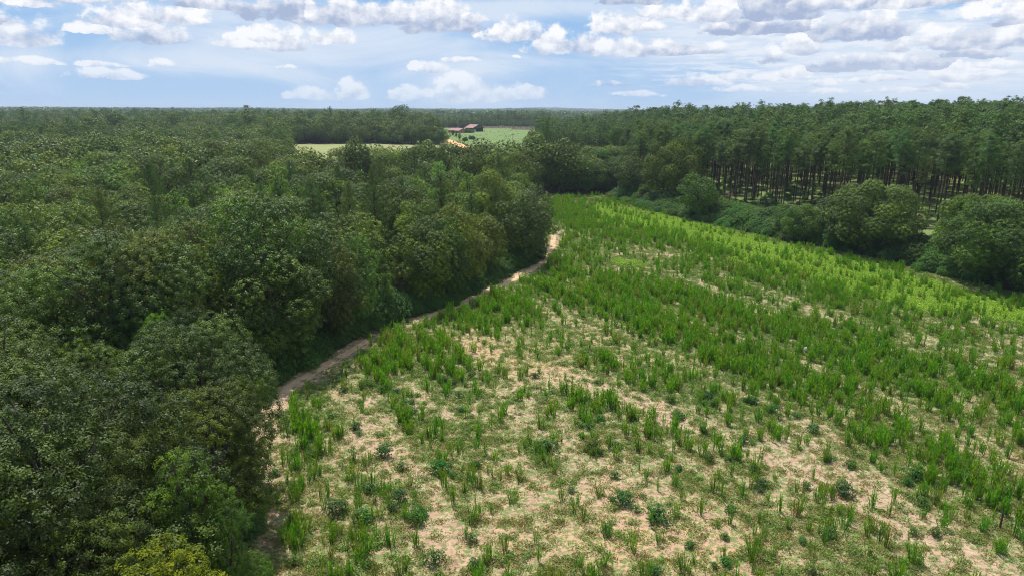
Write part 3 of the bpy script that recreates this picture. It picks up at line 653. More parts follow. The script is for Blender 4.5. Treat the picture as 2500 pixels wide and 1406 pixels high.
NEAR_OK = lambda x, y: ~open_land(x, y)
def left_ok(x, y):
    w_ = (x < xl(y)-np.interp(y, [0, 48, 60, 85, 100], [.9, 1.3, 4.0, 4.1, 2.9])+fbm(x/9, y/9, 88)-.5) | (y > FIELD_END+3)
    return w_ & (x < 30) & ~open_land(x, y) & (x > -y*.82-26) & (y < 262) & (y > -14) & (np.hypot(x, y) > 8)
Lp = darts(-230, 30, -14, 262, 6.7, 5, left_ok, avoid=AV)
dd = np.hypot(Lp[:, 0], Lp[:, 1]); Lp = Lp[np.argsort(dd)]
far_pts = []                                # overflow into stuff: (x,y,h,variant)
MIDPINE = lambda x, y: fbm(x/38, y/38, 33)
things = []
for x, y in Lp:
    r = RNG.uniform(); dd = math.hypot(x, y)
    h = float(14.0 + 3.8*(fbm(x/14, y/14, 61)-.5)*2 + RNG.normal(0, 2.3)); h = float(np.clip(h, 8.5, 19.5))
    edge = float(xl(y)-x) < 7.5 and y < 250
    mixz = y > 100 and MIDPINE(x, y) > .52
    if edge: kind = 'oak'; h = min(h, 13.5+RNG.normal(0, 1.2))
    elif mixz or y > 105: kind = 'ypine' if r < (.46 if mixz else .22) else ('gum' if r < (.80 if mixz else .55) else 'oak')
    elif y > 58: kind = 'ypine' if r < .16 else ('gum' if r < .36 else 'oak')
    else: kind = 'ypine' if r < .03 else ('gum' if r < .14 else 'oak')
    if kind == 'oak' and RNG.uniform() < .22: h += 2.2
    if edge and y < 48: h = min(h, 12.5)
    things.append((kind, x, y, h, RNG.uniform(.82, 1.25), edge))
n_oak = 0; lst = []
for th in things:
    if th[0] == 'oak':
        n_oak += 1
        if n_oak > 250: far_pts.append((th[1], th[2], th[3])); continue
    if math.hypot(th[1], th[2]) > 205 and th[0] != 'oak': far_pts.append((th[1], th[2], th[3])); continue
    lst.append(th)
# labels: belt by distance from the viewer, then order from left to right
BELT = [(34, 'lowest belt of the left wood, at the bottom of the photo'), (50, 'second belt up from the bottom, left wood'), (66, 'third belt up of the left wood'), (84, 'fourth belt up of the left wood'), (104, 'fifth belt up of the left wood'),
        (126, 'sixth belt up of the left wood'), (150, 'seventh belt up of the left wood'), (178, 'eighth belt up of the left wood'), (999, 'farthest belt of the left wood')]
DESC = {'oak': 'olive broadleaf tree', 'gum': 'bright green tree', 'ypine': 'tufted young pine'}
grp = {}
for th in lst:
    dd = math.hypot(th[1], th[2]); b = next(i for i, (q, _) in enumerate(BELT) if dd < q); grp.setdefault((th[0], b, th[5]), []).append(th)
GN = {'oak': 'oaks of the left wood', 'gum': 'sweetgums of the left wood', 'ypine': 'young pines of the left wood'}
for (kind, b, edge), L_ in grp.items():
    L_.sort(key=lambda q: q[1]/max(q[2], 4))
    for k, (_, x, y, h, wd, e) in enumerate(L_):
        dd = math.hypot(x, y); v_ = int(RNG.integers(0, 4))
        where = BELT[b][1]
        lab = f"{DESC[kind]} {'edging the field' if e else 'inside the wood'}, {ordn(k)} from left, {where}"
        lab = ' '.join(lab.split()[:16]).rstrip(',')
        c = np.array([1, 1, .95])*(1+RNG.normal(0, .06, 3))*RNG.uniform(.66, 1.34)*(.66+.38*sm(28, 95, dd))  # crowns nearer the camera darkened: deep shade put into the leaf colour
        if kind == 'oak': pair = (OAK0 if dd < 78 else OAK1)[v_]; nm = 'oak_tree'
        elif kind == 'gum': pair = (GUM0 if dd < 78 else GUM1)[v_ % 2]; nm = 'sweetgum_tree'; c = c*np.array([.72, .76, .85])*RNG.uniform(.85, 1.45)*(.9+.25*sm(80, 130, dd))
        else: pair = YPIN[v_ % 2]; nm = 'young_pine_tree'; wd *= .85
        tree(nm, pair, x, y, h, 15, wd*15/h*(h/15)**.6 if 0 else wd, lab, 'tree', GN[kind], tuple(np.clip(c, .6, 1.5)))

# right side: vine mounds and bushes along the field edge
def along(P, s):
    P = np.asarray(P, float); seg = np.r_[0, np.cumsum(np.hypot(*np.diff(P, axis=0).T))]; return np.interp(s, seg, P[:, 0]), np.interp(s, seg, P[:, 1]), seg[-1]
RBp = [(36,242),(40,224),(48,203),(57,184),(68,160),(78,142),(84,125),(92,110),(101,90),(110,60)]
tot = along(RBp, 0)[2]; s_ = 0; vk = 0; vines = []
while s_ < tot:
    x, y, _ = along(RBp, s_)
    for row in range(4):
        ox = row*2.8 + RNG.uniform(-1.0, 1.0); vines.append((x+ox-1.2, y+RNG.uniform(-1, 1)+row*1.3, RNG.uniform(2.0, 4.2)*(.7+.7*float(fbm(x/9, y/9, 37))) if row else RNG.uniform(1.2, 2.8)))
    s_ += RNG.uniform(2.6, 4.2)
vines.sort(key=lambda q: q[0]/q[1]); vc = {}
for k, (x, y, h) in enumerate(vines):
    if any(math.hypot(x-a_[0], y-a_[1]) < a_[2]*.35 for a_ in AV): continue
    u, v = proj(x, y); side = 'left of the dome oak' if u < 1560 else ('below the dome oak' if u < 1720 else ('before the bare pine trunks' if u < 1900 else ('under the broad spreading tree' if u < 2240 else ('between the two big right-hand trees' if u < 2330 else 'near the right edge'))))
    vc[side] = vc.get(side, -1)+1
    tree('vine_thicket', VINE[k % 4], x, y, h, 2.8, RNG.uniform(.9, 1.3), f'leafy vine mound {side}, {ordn(vc[side])} from left there', 'thicket', 'vine mounds along the right field edge', tuple(np.clip(RNG.normal(1, .12, 3), .7, 1.4)), cr='foliage', tk='stem')
LBp = [(-19.5,44),(-24.5,52),(-27,60),(-27.8,67),(-27,74),(-24,83),(-17.5,96),(-10.5,105),(0,130),(4,138),(5,158),(6,200)]
tot = along(LBp, 0)[2]; s_ = 0; lk = 0
while s_ < tot:
    x, y, _ = along(LBp, s_)
    for row in range(2):
        h = RNG.uniform(2.0, 4.4) if row else RNG.uniform(1.4, 2.6)
        tree('edge_shrub', VINE[(lk+row) % 4], x-row*2.3+RNG.uniform(-.5, .7), y+RNG.uniform(-.8, .8), h, 2.8, RNG.uniform(.85, 1.15), f'leafy shrub filling the wood edge beside the sandy track, {ordn(lk)} counting away from the camera', 'shrub', 'shrubs along the left wood edge', tuple(np.array([.85, .85, .8])*RNG.normal(1, .08)), cr='foliage', tk='stem')
        lk += 1
    s_ += RNG.uniform(2.6, 3.8)
# smaller broadleaf trees inside the right edge
def redge_ok(x, y):
    s = x-xr(np.minimum(y, 252)); return (s > 4) & (s < 13) & (y > 60) & (y < 252) & (fbm(x/11, y/11, 12) > .54)
Rp = darts(30, 140, 60, 252, 7.5, 15, redge_ok, avoid=AV)
Rh = darts(12, 60, 250, 300, 7, 16, lambda x, y: (y > 248+.1*x) & (x > 10-.05*(y-250)) & (x < 46), avoid=AV)
RR = sorted([(x, y) for x, y in np.concatenate([Rp, Rh])], key=lambda q: q[0]/q[1])
for k, (x, y) in enumerate(RR):
    head = y > 246; h = RNG.uniform(11, 16) if head else RNG.uniform(5.5, 9)
    tree('oak_tree', OAK1[k % 4], x, y, h, 15, RNG.uniform(1, 1.25), ('rounded broadleaf tree closing the head of the field, ' if head else 'low broadleaf tree between the field edge and the pines, ')+ordn(k)+' from left', 'tree',
         'broadleaf trees round the field head' if head else 'low trees along the pine edge', tuple(np.clip(RNG.normal(1.0, .1, 3), .7, 1.3)*np.array([.95, 1.08, .95])))
    AV.append((x, y, 2.5))

# pine plantation
def pine_ok(x, y):
    s = x-xr(np.minimum(y, 252)); gap = fbm(x/13, y/13, 51)
    front = 10.5-2*gap
    return (s > front) & (x > 22-.02*(y-250)) & ~open_land(x, y) & (y > 20) & (y > 262-1.2*(x-20) ) & (np.arctan2(x, y) < radians(44)) & (y < 330) & (x < 300)
Pp = darts(15, 300, 20, 330, 5.3, 25, pine_ok, avoid=[(a_[0], a_[1], a_[2]*.6) for a_ in AV])
Pp = Pp[RNG.uniform(size=len(Pp)) > .07]
def showing(p):                                        # rank by how openly a trunk or crown faces the field
    s = p[:, 0]-xr(np.minimum(p[:, 1], 252)); return np.maximum(s, 0)*1.0 + .35*np.maximum(0, p[:, 1]-120)*.3
rk = np.argsort(showing(Pp)); ind = rk[:285]; rest = rk[285:]
rows = {}
for j in ind:
    x, y = Pp[j]; s = x-float(xr(min(y, 252))); rows.setdefault(int(min(max(s-11, 0)//4.6, 9)), []).append((x, y))
PC = (.93, 1.0, .95)
for rw, L_ in rows.items():
    L_.sort(key=lambda q: q[0]/q[1])
    for k, (x, y) in enumerate(L_):
        h = RNG.uniform(15, 22.5); c = np.clip(RNG.normal(1, .09, 3), .7, 1.3)
        tree('pine_tree', PIN0[int(RNG.integers(0, 4))], x, y, h, 20, RNG.uniform(.85, 1.15), f'tall bare-trunked plantation pine, {ordn(k)} from left in the {ordn(rw)} row back from the field', 'tree', 'pines of the plantation', tuple(c))
pine_stuff = [(x, y, RNG.normal(19, 1.8)) for x, y in Pp[rest]]

# wood mass beyond: pines to the right, mixed to the left
def far_ok(x, y):
    dd = np.hypot(x, y); return ~open_land(x, y) & (np.abs(np.arctan2(x, y)) < radians(43)) & (y > 60)
pts = []; 
def add(P, hs, vi): 
    for (x, y), h, v in zip(P, hs, vi): pts.append((x, y, h, v))
# kinds 0-2 oak (15 m), 3-5 pine (20 m)
def pineland(x, y): return (x > 14) & (y > 240) & (y < 720) & (x > (y-250)*.03)
P1 = darts(-330, 420, 200, 620, 6.0, 31, lambda x, y: far_ok(x, y) & ((y > 262) | (x > 60)) & ~((x > 15) & (x < 300) & (y < 330)))
for x, y in P1:
    if pineland(x, y) or x > 200: pts.append((x, y, RNG.normal(18.3, 2.2) if x > 75 else RNG.normal(15.6, 1.4), 3+RNG.integers(0, 3)))
    elif y > 400 and x < -45: pts.append((x, y, (15.2-2.2*sm(170, 260, -x))*(.62+.38*sm(472, 496, y))+7*(fbm(x/30, y/30, 8)-.5)+RNG.normal(0, 2.2), RNG.integers(0, 3) if RNG.uniform() < .7 else 3+RNG.integers(0, 3)))
    elif y < 352: 
        if RNG.uniform() < .9: pts.append((x, y, RNG.uniform(11.5, 15.5), RNG.integers(0, 3) if MIDPINE(x, y) < .55 else 3+RNG.integers(0, 3)))
    else: pts.append((x, y, 13.0+13*(fbm(x/60, y/34, 8)-.5)+RNG.normal(0, 2.2), RNG.integers(0, 3) if RNG.uniform() < .6 else 3+RNG.integers(0, 3)))
P2 = darts(-1300, 1300, 620, 1500, 11, 32, far_ok)
for x, y in P2:
    young = (abs(x-0) < 75) & (y < 1000) & (y > 800-.6*x) & (x > -40)
    if y < 930 and (x > 40) : h = 14
    elif young: h = RNG.uniform(7, 9)
    else: h = 13.5+16*(fbm(x/150, y/60, 28)-.5)+RNG.normal(0, 1.6)
    pts.append((x, y, h, RNG.integers(0, 3) if RNG.uniform() < .55 and not young else 3+RNG.integers(0, 3)))
for x, y, h in far_pts: pts.append((x, y, h, RNG.integers(0, 3)))
for x, y, h in pine_stuff: pts.append((x, y, h, 3+RNG.integers(0, 3)))
pts = np.array(pts, float); hv = pts[:, 3].astype(int); base = np.where(hv < 3, 15., 20.); sc = pts[:, 2]/base
sc = np.where((hv < 3), sc*1.05, sc*1.12); big = np.hypot(pts[:, 0], pts[:, 1]) > 620; sc = np.where(big, sc*1.15, sc)
zz_ = elev(pts[:, 0], pts[:, 1]) - np.where(big, pts[:, 2]*.25, .1)
scatter('woods', np.stack([pts[:, 0], pts[:, 1], zz_], 1), sc, RNG.uniform(0, 6.28, len(pts)), hv, OAK2+PIN2, 'mass of green woodland filling the land behind the field and pines', 'woods')

# groves for the land out to the horizon: patches of about 16 crowns
def grove(seed):
    rng = np.random.default_rng(seed); LC = []; LN = []; TT = []
    for k in range(22):
        c = np.array([rng.uniform(-42, 42), rng.uniform(-42, 42), 0]); H = rng.uniform(12, 23); R = rng.uniform(6, 10)
        q = fib(70, rng); q = q[q[:, 2] > -.3]; p = c+np.array([0, 0, H-R*.8])+q*np.array([R, R, R*.8])*(1+rng.normal(0, .1, (len(q), 1)))
        LC.append(p); LN.append(q); TT.append(np.full(len(q), rng.uniform(.1, .9)))
    LC = np.concatenate(LC); V, F = leaves(LC, np.concatenate(LN), 3, 1.2, 3.4, 2.6, rng); V[:, 2] = np.maximum(V[:, 2], 0)
    return mesh('grove', V, F, [M_OAK], fattrs={'tint': np.repeat(np.concatenate(TT), 3)})
GR = [grove(300+k) for k in range(3)]
P3 = darts(-7800, 7800, 1480, 9300, 62, 41, lambda x, y: (np.abs(np.arctan2(x, y)) < radians(42)) & (np.hypot(x, y) < 9500) & (np.hypot(x, y) > 1450) & (fbm(x/500, y/500, 77) > .30))
scatter('distant_woods', np.stack([P3[:, 0], P3[:, 1], elev(P3[:, 0], P3[:, 1])-1], 1), RNG.uniform(.9, 1.15, len(P3)), RNG.uniform(0, 6.28, len(P3)), RNG.integers(0, 3, len(P3)), GR, 'dark woodland tinted haze-blue, reaching to the horizon', 'woods', (.68, .85, 1.1, 1))  # object colour paints the blue of distance haze into the leaves

# ------------------------------------------------------------------ field plants
NC = 62000
cx_ = RNG.uniform(-26, 118, NC); cy_ = RNG.uniform(30, 247, NC)
k = infield(cx_, cy_) & (cx_ > xl(cy_)+.6) & (cx_ < xr(cy_)-1.2); cx_, cy_ = cx_[k], cy_[k]
u, v = proj(cx_, cy_); k = (u > -200) & (u < 2700) & (v < 1500); cx_, cy_ = cx_[k], cy_[k]
D, Hb, Yl, Orr, tr_ = cover(cx_, cy_)
acc = RNG.uniform(size=len(cx_)) < np.clip(D, 0, 1)*(.64-.14*sm(110, 180, cy_))*(.45+1.1*sm(.2, .8, .5+.5*np.cos(2*pi*rowco(cx_, cy_)/2.3+1.5*fbm(cx_/9, cy_/9, 7))))
acc &= tr_ > 1.5
fx, fy = cx_[acc], cy_[acc]; Dn = D[acc]
o_ = np.argsort(np.hypot(fx, fy)); fx, fy, Dn = fx[o_], fy[o_], Dn[o_]
u, v = proj(fx, fy); inv = (u > 0) & (u < 2500) & (v < 1420)
first = np.zeros(len(fx), bool); idx = np.where(inv)[0][:290]; first[idx] = True
cells = {}
for j in idx: cells.setdefault((int(u[j]//250), int(max(0, (1406-v[j]))//70)), []).append(j)
HW = ['at the wood edge', 'in the bottom left of the field', 'in the lower left of the field', 'left of bottom centre', 'just left of centre', 'just right of bottom centre', 'right of bottom centre', 'in the lower right', 'far into the lower right', 'by the photo right edge']
HR = ['bottom strip', 'second strip up', 'third strip up', 'fourth strip up', 'fifth strip up', 'sixth strip up', 'seventh strip up', 'eighth strip up']
for (cu, cv), L_ in cells.items():
    L_.sort(key=lambda j: u[j])
    for kk, j in enumerate(L_):
        x, y = fx[j], fy[j]; h = RNG.uniform(1.15, 2.0)
        tree('stalk_weed', FEN[int(RNG.integers(0, 6))], x, y, h, 1.8, RNG.uniform(.85, 1.25), f'feathery weed {HW[min(cu, 9)]}, {HR[min(cv, 7)]}, {ordn(kk)} from left', 'weed plant', 'tall feathery weeds in the field', tuple(np.clip(RNG.normal(1, .12, 3), .7, 1.35)), cr='foliage', tk='stems', sink=0)
rs = ~first; n_ = rs.sum()
fz = elev(fx[rs], fy[rs])
FM = [one('stalk', stalks(280+k, n=a_, R=b_, H=1.8, k=9, L=.34, Wd=.075), M_FENNEL, M_FENNEL) for k, (a_, b_) in enumerate([(16, .30), (10, .20), (22, .42), (6, .14)])]
scatter('weed_stand', np.stack([fx[rs], fy[rs], fz], 1), RNG.uniform(.6, 1.2, n_)*(.88+.3*np.clip(Dn[rs], 0, 1)), RNG.uniform(0, 6.28, n_), RNG.integers(0, 4, n_), FM, 'dense stand of upright feathery green weeds across the field', 'weeds')

# round blue-green weed bushes
nb_ = 900; bx_ = RNG.uniform(-26, 118, nb_*3); by_ = RNG.uniform(36, 240, nb_*3)
k = infield(bx_, by_) & (bx_ > xl(by_)+1.5) & (bx_ < xr(by_)-2); bx_, by_ = bx_[k], by_[k]
D, Hb, Yl, Orr, tr_ = cover(bx_, by_); k = (tr_ > 2) & (RNG.uniform(size=len(bx_)) < .25+.5*fbm(bx_/12, by_/12, 19)); bx_, by_ = bx_[k], by_[k]
BS = [gp(940,1115), gp(885,1275), gp(1335,1100), gp(1882,1010), gp(1070,1150), gp(975,1225), gp(820,1250), gp(1450,1100), gp(2230,1170), gp(2360,1180), gp(1520,1230), gp(1060,1375), gp(1020,1275), gp(2060,1205), gp(1605,1270)]
o_ = np.argsort(np.hypot(bx_, by_)); bx_, by_ = bx_[o_], by_[o_]
bp_ = [(x, y, 1) for x, y in BS]+[(x, y, 0) for x, y in zip(bx_, by_)]
u, v = proj([q[0] for q in bp_], [q[1] for q in bp_]); vis = [j for j in range(len(bp_)) if 0 < u[j] < 2500 and v[j] < 1410]
ind = vis[:110]; cells = {}
for j in ind: cells.setdefault((int(u[j]//250), int((1406-v[j])//140)), []).append(j)
for (cu, cv), L_ in cells.items():
    L_.sort(key=lambda j: u[j])
    for kk, j in enumerate(L_):
        x, y, b = bp_[j]; h = RNG.uniform(1.05, 1.35) if b else RNG.uniform(.45, .9)
        tree('weed_bush', BSH[j % 3], x, y, h, .85, RNG.uniform(.95, 1.25), f'round dark bush {HW[min(cu, 9)]}, {HR[min(cv, 7)].replace("strip", "band")}, {ordn(kk)} from left', 'bush', 'round weed bushes in the field', tuple(np.clip(RNG.normal(1, .12, 3), .7, 1.35)), cr='foliage', tk='stems', sink=0)

# low herbs (ground cover)
NH = 330000
hx = RNG.uniform(-27, 118, NH); hy = 30+217*RNG.uniform(0, 1, NH)**1.25
k = infield(hx, hy) & (hx > xl(hy)-.5); hx, hy = hx[k], hy[k]
u, v = proj(hx, hy); k = (u > -150) & (u < 2650) & (v < 1500); hx, hy = hx[k], hy[k]
D, Hb, Yl, Orr, tr_ = cover(hx, hy); fine = fbm(hx/.9, hy/.9, 55, 3)
k = (RNG.uniform(size=len(hx)) < np.clip(.95*(Hb-.18)+3.2*(fine-.5), 0.10, 1)*.85+.6*Yl) & ((tr_ > 1.2) | (RNG.uniform(size=len(hx)) < .12)); hx, hy, Yl = hx[k], hy[k], Yl[k]
HM = [mesh('herb', a_[0], a_[1], [M_HERB], fattrs={'tint': a_[2]}) for a_ in (herb(400+q, R=.36+.08*q, H=.26+.07*q, n=54, L=.12) for q in range(3))]
DM = [mesh('dry_herb', a_[0], a_[1], [M_DRY], fattrs={'tint': a_[2]}) for a_ in (herb(420+q, R=.34+.1*q, H=.2+.06*q, n=44, L=.11) for q in range(2))]
YM = [mesh('bright_herb', a_[0], a_[1], [M_YELLOW], fattrs={'tint': a_[2]}) for a_ in (herb(410+q, R=.6, H=.4, n=60, L=.2) for q in range(2))]
yel = RNG.uniform(size=len(hx)) < sm(.2, .6, Yl)
u, v = proj(hx, hy); dry = RNG.uniform(size=len(hx)) < .12+.58*sm(930, 1180, v+.10*(u-1250))*(.4+1.2*fbm(hx/5, hy/5, 83))
vi = np.where(yel, 3+RNG.integers(0, 2, len(hx)), np.where(dry, 5+RNG.integers(0, 2, len(hx)), RNG.integers(0, 3, len(hx))))
scatter('ground_cover', np.stack([hx, hy, elev(hx, hy)], 1), RNG.uniform(.5, 1.25, len(hx)), RNG.uniform(0, 6.28, len(hx)), vi, HM+YM+DM, 'low patchy green herbs spread over the sandy field', 'ground cover')

# undergrowth below the pines and on the wood margins
ux = RNG.uniform(-30, 190, 14000); uy = RNG.uniform(28, 330, 14000); s = ux-xr(np.minimum(uy, 252))
k = ((s > 3) & (s < 70) & (uy > 70) & (fbm(ux/8, uy/8, 91) > .42)) | ((ux < xl(uy)-.4) & (ux > xl(uy)-5) & (uy < 246))
ux, uy = ux[k], uy[k]
UM = [one('undergrowth', mound(430+q, R=1.0, H=.9, dens=6, nl=18, L=.16, nlobe=6), M_VINE, M_BARK) for q in range(2)]
scatter('undergrowth', np.stack([ux, uy, elev(ux, uy)], 1), RNG.uniform(.35, 1.1, len(ux)), RNG.uniform(0, 6.28, len(ux)), RNG.integers(0, 2, len(ux)), UM, 'low green brush under the pines and along the wood edges', 'undergrowth', (1.1, 1.15, .9, 1))

# ------------------------------------------------------------------ farm buildings on the pasture
M_ROOF = plain('rust_roof', (.30,.12,.09), .6, (.22,.09,.07), .4); M_BRICK = plain('brick_wall', (.40,.20,.14), .9, (.33,.16,.11), 2.)
M_DARK = plain('porch_shade', (.02,.02,.022), .6); M_TRIM = plain('trim_white', (.62,.60,.56), .7); M_WOOD = plain('grey_timber', (.10,.085,.075), .9, (.06,.05,.045), 1.5)
M_POLE = plain('pole_wood', (.11,.085,.06), .9); M_TIN = plain('pale_tin', (.45,.42,.38), .6); M_WIN = plain('window_glass', (.05,.06,.07), .15); M_METAL = plain('mast_steel', (.35,.35,.36), .5)
def box(x0, x1, y0, y1, z0, z1):
    V = np.array([(x, y, z) for z in (z0, z1) for x, y in ((x0, y0), (x1, y0), (x1, y1), (x0, y1))], float)
    return V, np.array([(0,3,2,1),(4,5,6,7),(0,1,5,4),(1,2,6,5),(2,3,7,6),(3,0,4,7)])
def gable(x0, x1, y0, y1, z0, z1, th=.25, ridge='x'):
    "thick gabled roof, ridge along x"
    if ridge == 'x':
        ym = (y0+y1)/2; pr = [(y0, z0), (ym, z1), (y1, z0), (y1, z0-th), (ym, z1-th), (y0, z0-th)]
        V = np.array([(x, p, q) for x in (x0, x1) for p, q in pr], float)
    else:
        xm = (x0+x1)/2; pr = [(x0, z0), (xm, z1), (x1, z0), (x1, z0-th), (xm, z1-th), (x0, z0-th)]
        V = np.array([(p, y, q) for y in (y0, y1) for p, q in pr], float)
    return V, np.array([(0,1,7,6),(1,2,8,7),(2,3,9,8),(3,4,10,9),(4,5,11,10),(5,0,6,11),(0,5,4,1),(1,4,3,2),(6,7,10,11),(7,8,9,10)])
def thing(name, x, y, rz, label, cat, group=None, dz=0):
    o = bpy.data.objects.new(name, None); COL.objects.link(o); o.location = (x, y, float(elev(x, y))+dz); o.rotation_euler = (0, 0, rz)
    o['label'] = label; o['category'] = cat
    if group: o['group'] = group
    return o
def part(name, gs, m_, par, smooth=False): V, F = join(gs) if isinstance(gs, list) else gs; return link(name, mesh(name, V, F, [m_], smooth=smooth), par)
hx0, hy0 = gp(1117, 324, 6.2)
ho = thing('farm_house', hx0, hy0, radians(-46), 'long low brick house with rust-red roof at the pasture edge', 'house', dz=-.3)
# body 19 x 11, ridge along x, gable facing +x
gw = np.array([(9.5, -5.5, 3.0), (9.5, 5.5, 3.0), (9.5, 0, 5.3), (9.5, -.2, 5.2)]); ge = np.array([(-9.5, -5.5, 3.0), (-9.5, 5.5, 3.0), (-9.5, 0, 5.3), (-9.5, -.2, 5.2)])
part('wall', [box(-9.5, 9.5, -5.5, 5.5, 0, 3.0), (gw, np.array([(0,1,2,3)])), (ge, np.array([(0,3,2,1)]))], M_BRICK, ho)
part('roof', gable(-10.3, 10.3, -6.5, 6.5, 2.95, 5.55), M_ROOF, ho)
part('porch_shade_panel', [box(-9.6, -5.0, -5.56, -5.5, .1, 2.6)], M_DARK, ho)  # near-black slab on the closed wall, painted shade of a porch recess
for a_, b_ in ((-9.4, -9.15), (-5.2, -4.95)): part('porch_post', box(a_, b_, -6.3, -6.05, 0, 2.66), M_TRIM, ho)
for x0 in (-3.4, .2, 4.6):
    f = part('window', box(x0, x0+1.6, -5.57, -5.5, 1.0, 2.4), M_TRIM, ho); part('pane', box(x0+.12, x0+1.48, -5.60, -5.571, 1.12, 2.28), M_WIN, f)
for y0 in (-3.2, 1.4):
    f = part('window', box(9.5, 9.57, y0, y0+1.4, 1.0, 2.4), M_TRIM, ho); part('pane', box(9.571, 9.60, y0+.12, y0+1.28, 1.12, 2.28), M_WIN, f)
part('chimney', box(-1.0, -.1, .8, 1.7, 4.6, 6.1), M_BRICK, ho)
bx0, by0 = gp(1158, 321, 6.2)
ba = thing('barn', bx0, by0, radians(-52), 'tall open-fronted barn with rust-red roof right of the brick house', 'barn', dz=-.3)
part('wall', [box(-9, -8.7, -8, 8, 0, 5.0), box(-8.7, 8.8, 7.7, 8, 0, 5.0), (np.array([(-8.85,-8,5.0),(-8.85,0,5.0),(-8.85,8,5.0),(-8.85,0,8.4)]), np.array([(0,1,2,3)])),
              (np.array([(8.9,-8,4.4),(8.9,0,4.4),(8.9,8,4.4),(8.9,0,8.4)]), np.array([(0,1,2,3)])), box(4.5, 8.8, -8, -7.8, 2.2, 5.0)], M_WOOD, ba)
part('roof', gable(-9.8, 9.8, -9.2, 9.2, 4.75, 8.9), M_ROOF, ba)
for x0 in (-8.7, -3, 2.8, 8.5):
    part('post', box(x0, x0+.35, -8.0, -7.65, 0, 5.2), M_WOOD, ba)
for y0 in (-3, 2.6): part('post', box(8.6, 8.95, y0, y0+.35, 0, 5.2), M_WOOD, ba)
part('stall_panel', [box(-8.6, -3.1, -7.2, -7.0, 0, 2.4), box(8.4, 8.6, -7, -3.2, 0, 3.0)], M_TIN, ba)
part('loft_floor', box(-8.6, 8.5, -7.4, 7.6, 3.0, 3.2), M_WOOD, ba)
ba.scale = (.82, .82, .86); ho.scale = (.88, .88, .9)
# bushes and small trees round the farmyard
def pgp(u, v): 
    z = 6.0
    for _ in range(6): x, y = gp(u, v, z); z = float(elev(x, y))
    return x, y
for k, (u_, v_, h, wd, lab) in enumerate([(1146,325,4.2,1.6,'rounded bush between the brick house and the barn'), (1106,333,5.5,.7,'small dark tree below the house, left of its pair'), (1114,337,6,.75,'small dark tree below the house, middle of three'),
      (1122,342,5.5,.8,'small dark tree below the house, lowest of three by the clay road'), (1135,345,3.2,.9,'low dark bush beside the clay road'), (1152,341,3.5,1.,'low bush alone in the pasture under the barn'), (1299,336,3.2,1.2,'lone dark bush at the right side of the pasture')]):
    x, y = pgp(u_, v_); tree('farmyard_tree' if h > 5 else 'pasture_bush', OAK1[k % 4] if h > 5 else VINE[k % 4], x, y, h, 15 if h > 5 else 2.8, wd*(1 if h > 5 else .9), lab, 'tree' if h > 5 else 'bush', color=(.85, .95, .9), cr='crown' if h > 5 else 'foliage', tk='trunk' if h > 5 else 'stem')
# cattle-sized weed tussocks in the pasture are plants
tx_ = RNG.uniform(-60, 40, 1500); ty_ = RNG.uniform(400, 860, 1500); k = inpoly(tx_, ty_, PASTURE) & (fbm(tx_/16, ty_/30, 66) > .5); tx_, ty_ = tx_[k], ty_[k]
scatter('pasture_tussocks', np.stack([tx_, ty_, elev(tx_, ty_)], 1), RNG.uniform(.18, .5, len(tx_)), tx_*7, RNG.integers(0, 2, len(tx_)), UM, 'dark tussocks dotting the far pasture', 'tussocks', (1.0, 1.2, .8, 1))
# utility poles
def pole(u_, v_, H, lab):
    x, y = pgp(u_, v_); o = thing('utility_pole', x, y, radians(20), lab, 'pole', 'poles crossing the pasture', -.2)
    part('pole_shaft', tube([(0, 0, -.5), (0, 0, H)], [.19, .12], 8), M_POLE, o, True); part('crossarm', box(-1.1, 1.1, -.08, .08, H-.9, H-.72), M_POLE, o)
    ip = part('insulator', [box(a_-.06, a_+.06, -.06, .06, H-.72, H-.5) for a_ in (-1.0,)], M_TRIM, o); part('insulator', box(.94, 1.06, -.06, .06, H-.72, H-.5), M_TRIM, o)
pole(1252, 370, 10.5, 'wooden utility pole in the middle of the pasture'); pole(1310, 334, 9.5, 'distant utility pole at the right side of the pasture'); pole(1182, 324, 11, 'tall pole at the right corner of the barn')
# fallen trunk propped in the pines on the right
fx0, fy0 = gp(2222, 598, 2.0)
z0 = float(elev(fx0, fy0))
ft = thing('fallen_trunk', fx0, fy0, 0, 'pale snapped trunk lying level across a stump at the pine edge', 'fallen trunk')
part('stump', tube([(0, 0, -.4), (.05, 0, 3.3)], [.34, .26], 8), M_PBARK, ft, True)
part('log', tube([(-.4, -.1, 3.5), (4, .6, 3.3), (9.5, 1.6, 2.9)], [.22, .18, .10], 7), plain('pale_log', (.24,.20,.16), .9), ft, True)
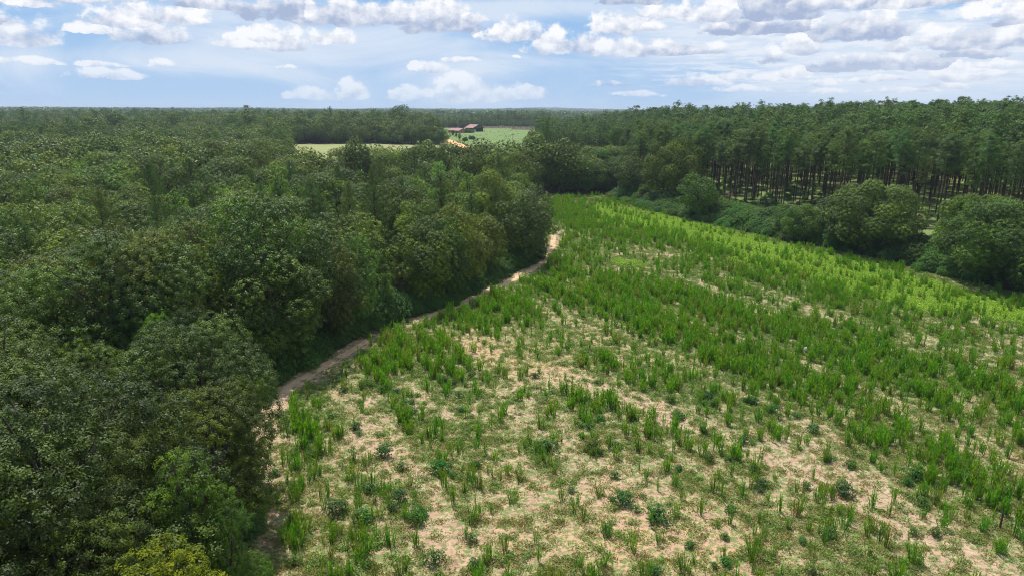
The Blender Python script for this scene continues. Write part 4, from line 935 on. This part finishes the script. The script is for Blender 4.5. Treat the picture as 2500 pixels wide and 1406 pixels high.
# boulder in the weeds
rx, ry = gp(1969, 858); rng = np.random.default_rng(7); q = fib(160, rng)
bmq = bpy.data.meshes.new('field_rock')
import bmesh
bm_ = bmesh.new(); bmesh.ops.create_icosphere(bm_, subdivisions=4, radius=1.0)
for vv in bm_.verts:
    c = np.array(vv.co); s = 1+.28*(fbm(np.array([c[0]*1.4+5]), np.array([c[1]*1.4+c[2]*1.7]), 3)[0]-.5)*2; vv.co = Vector((c[0]*.95*s, c[1]*.7*s, c[2]*.62*s+.35))
bm_.to_mesh(bmq); bm_.free(); bmq.materials.append(plain('grey_rock', (.30,.29,.27), .9, (.20,.18,.17), 2.5)); 
for pl_ in bmq.polygons: pl_.use_smooth = True
rk_ = link('field_rock', bmq, label='pale grey rock among the tall weeds right of centre', category='rock'); rk_.scale = (.75, .75, .7); rk_.location = (rx, ry, float(elev(rx, ry))-.1)
# dead snag lower right
sx_, sy_ = gp(2440, 1290); sg = thing('dead_stalk', sx_, sy_, 0, 'dark upright dead stem standing alone in the lower right of the field', 'dead stem')
part('stem', tube([(0, 0, -.2), (.05, .02, .9), (.02, .05, 1.9)], [.09, .07, .03], 6), M_BARK, sg, True); part('branch', [tube([(.04, .02, 1.0), (.25, .1, 1.35)], [.03, .01], 4), tube([(.04, .02, .7), (-.2, .1, 1.1)], [.03, .01], 4)], M_BARK, sg, True)
# radio masts on the horizon
for u_, dist, hh, lab in ((1687, 6200, 62, 'thin radio mast on the horizon right of centre'), (686, 6800, 55, 'thin radio mast on the horizon left of the lone round-topped tree'), (310, 7200, 50, 'thin radio mast far away on the left horizon')):
    r = ray(u_, 270); x, y = r[0]/r[1]*dist, dist; o = thing('radio_mast', x, y, 0, lab, 'mast')
    part('lattice', [tube([(a_*1.2, b_*1.2, -5), (a_*.5, b_*.5, hh)], [.35, .22], 4) for a_, b_ in ((0, 1), (.87, -.5), (-.87, -.5))]+[tube([(0, 1.1, z), (.9, -.5, z+3)], [.12, .12], 3) for z in range(0, int(hh), 6)], M_METAL, o); part('antenna', tube([(0, 0, hh), (0, 0, hh+5)], [.2, .08], 4), M_METAL, o)

# ------------------------------------------------------------------ haze
HZ = 1.05e-4
m_, t = mat('haze'); pv = t.n('ShaderNodeVolumePrincipled', ins={'Color': (.72, .84, 1.0), 'Density': HZ, 'Anisotropy': .2})
o_ = t.n('ShaderNodeOutputMaterial', ins={'Volume': pv.outputs[0]})
if hasattr(m_.cycles, 'homogeneous_volume'): m_.cycles.homogeneous_volume = True
zl = float(Z.min())-1
V, F = box(-9300, 9300, -1000, 9700, zl, 75)
link('haze', mesh('haze', V, F, [m_]), kind='stuff', label='faint blue summer haze over the whole landscape', category='haze')
print('counts', len(Lp), 'oaks', n_oak, 'pines', len(Pp), 'woods', len(pts), 'groves', len(P3), 'stalks', len(fx), 'herbs', len(hx), 'objs', len(bpy.data.objects))
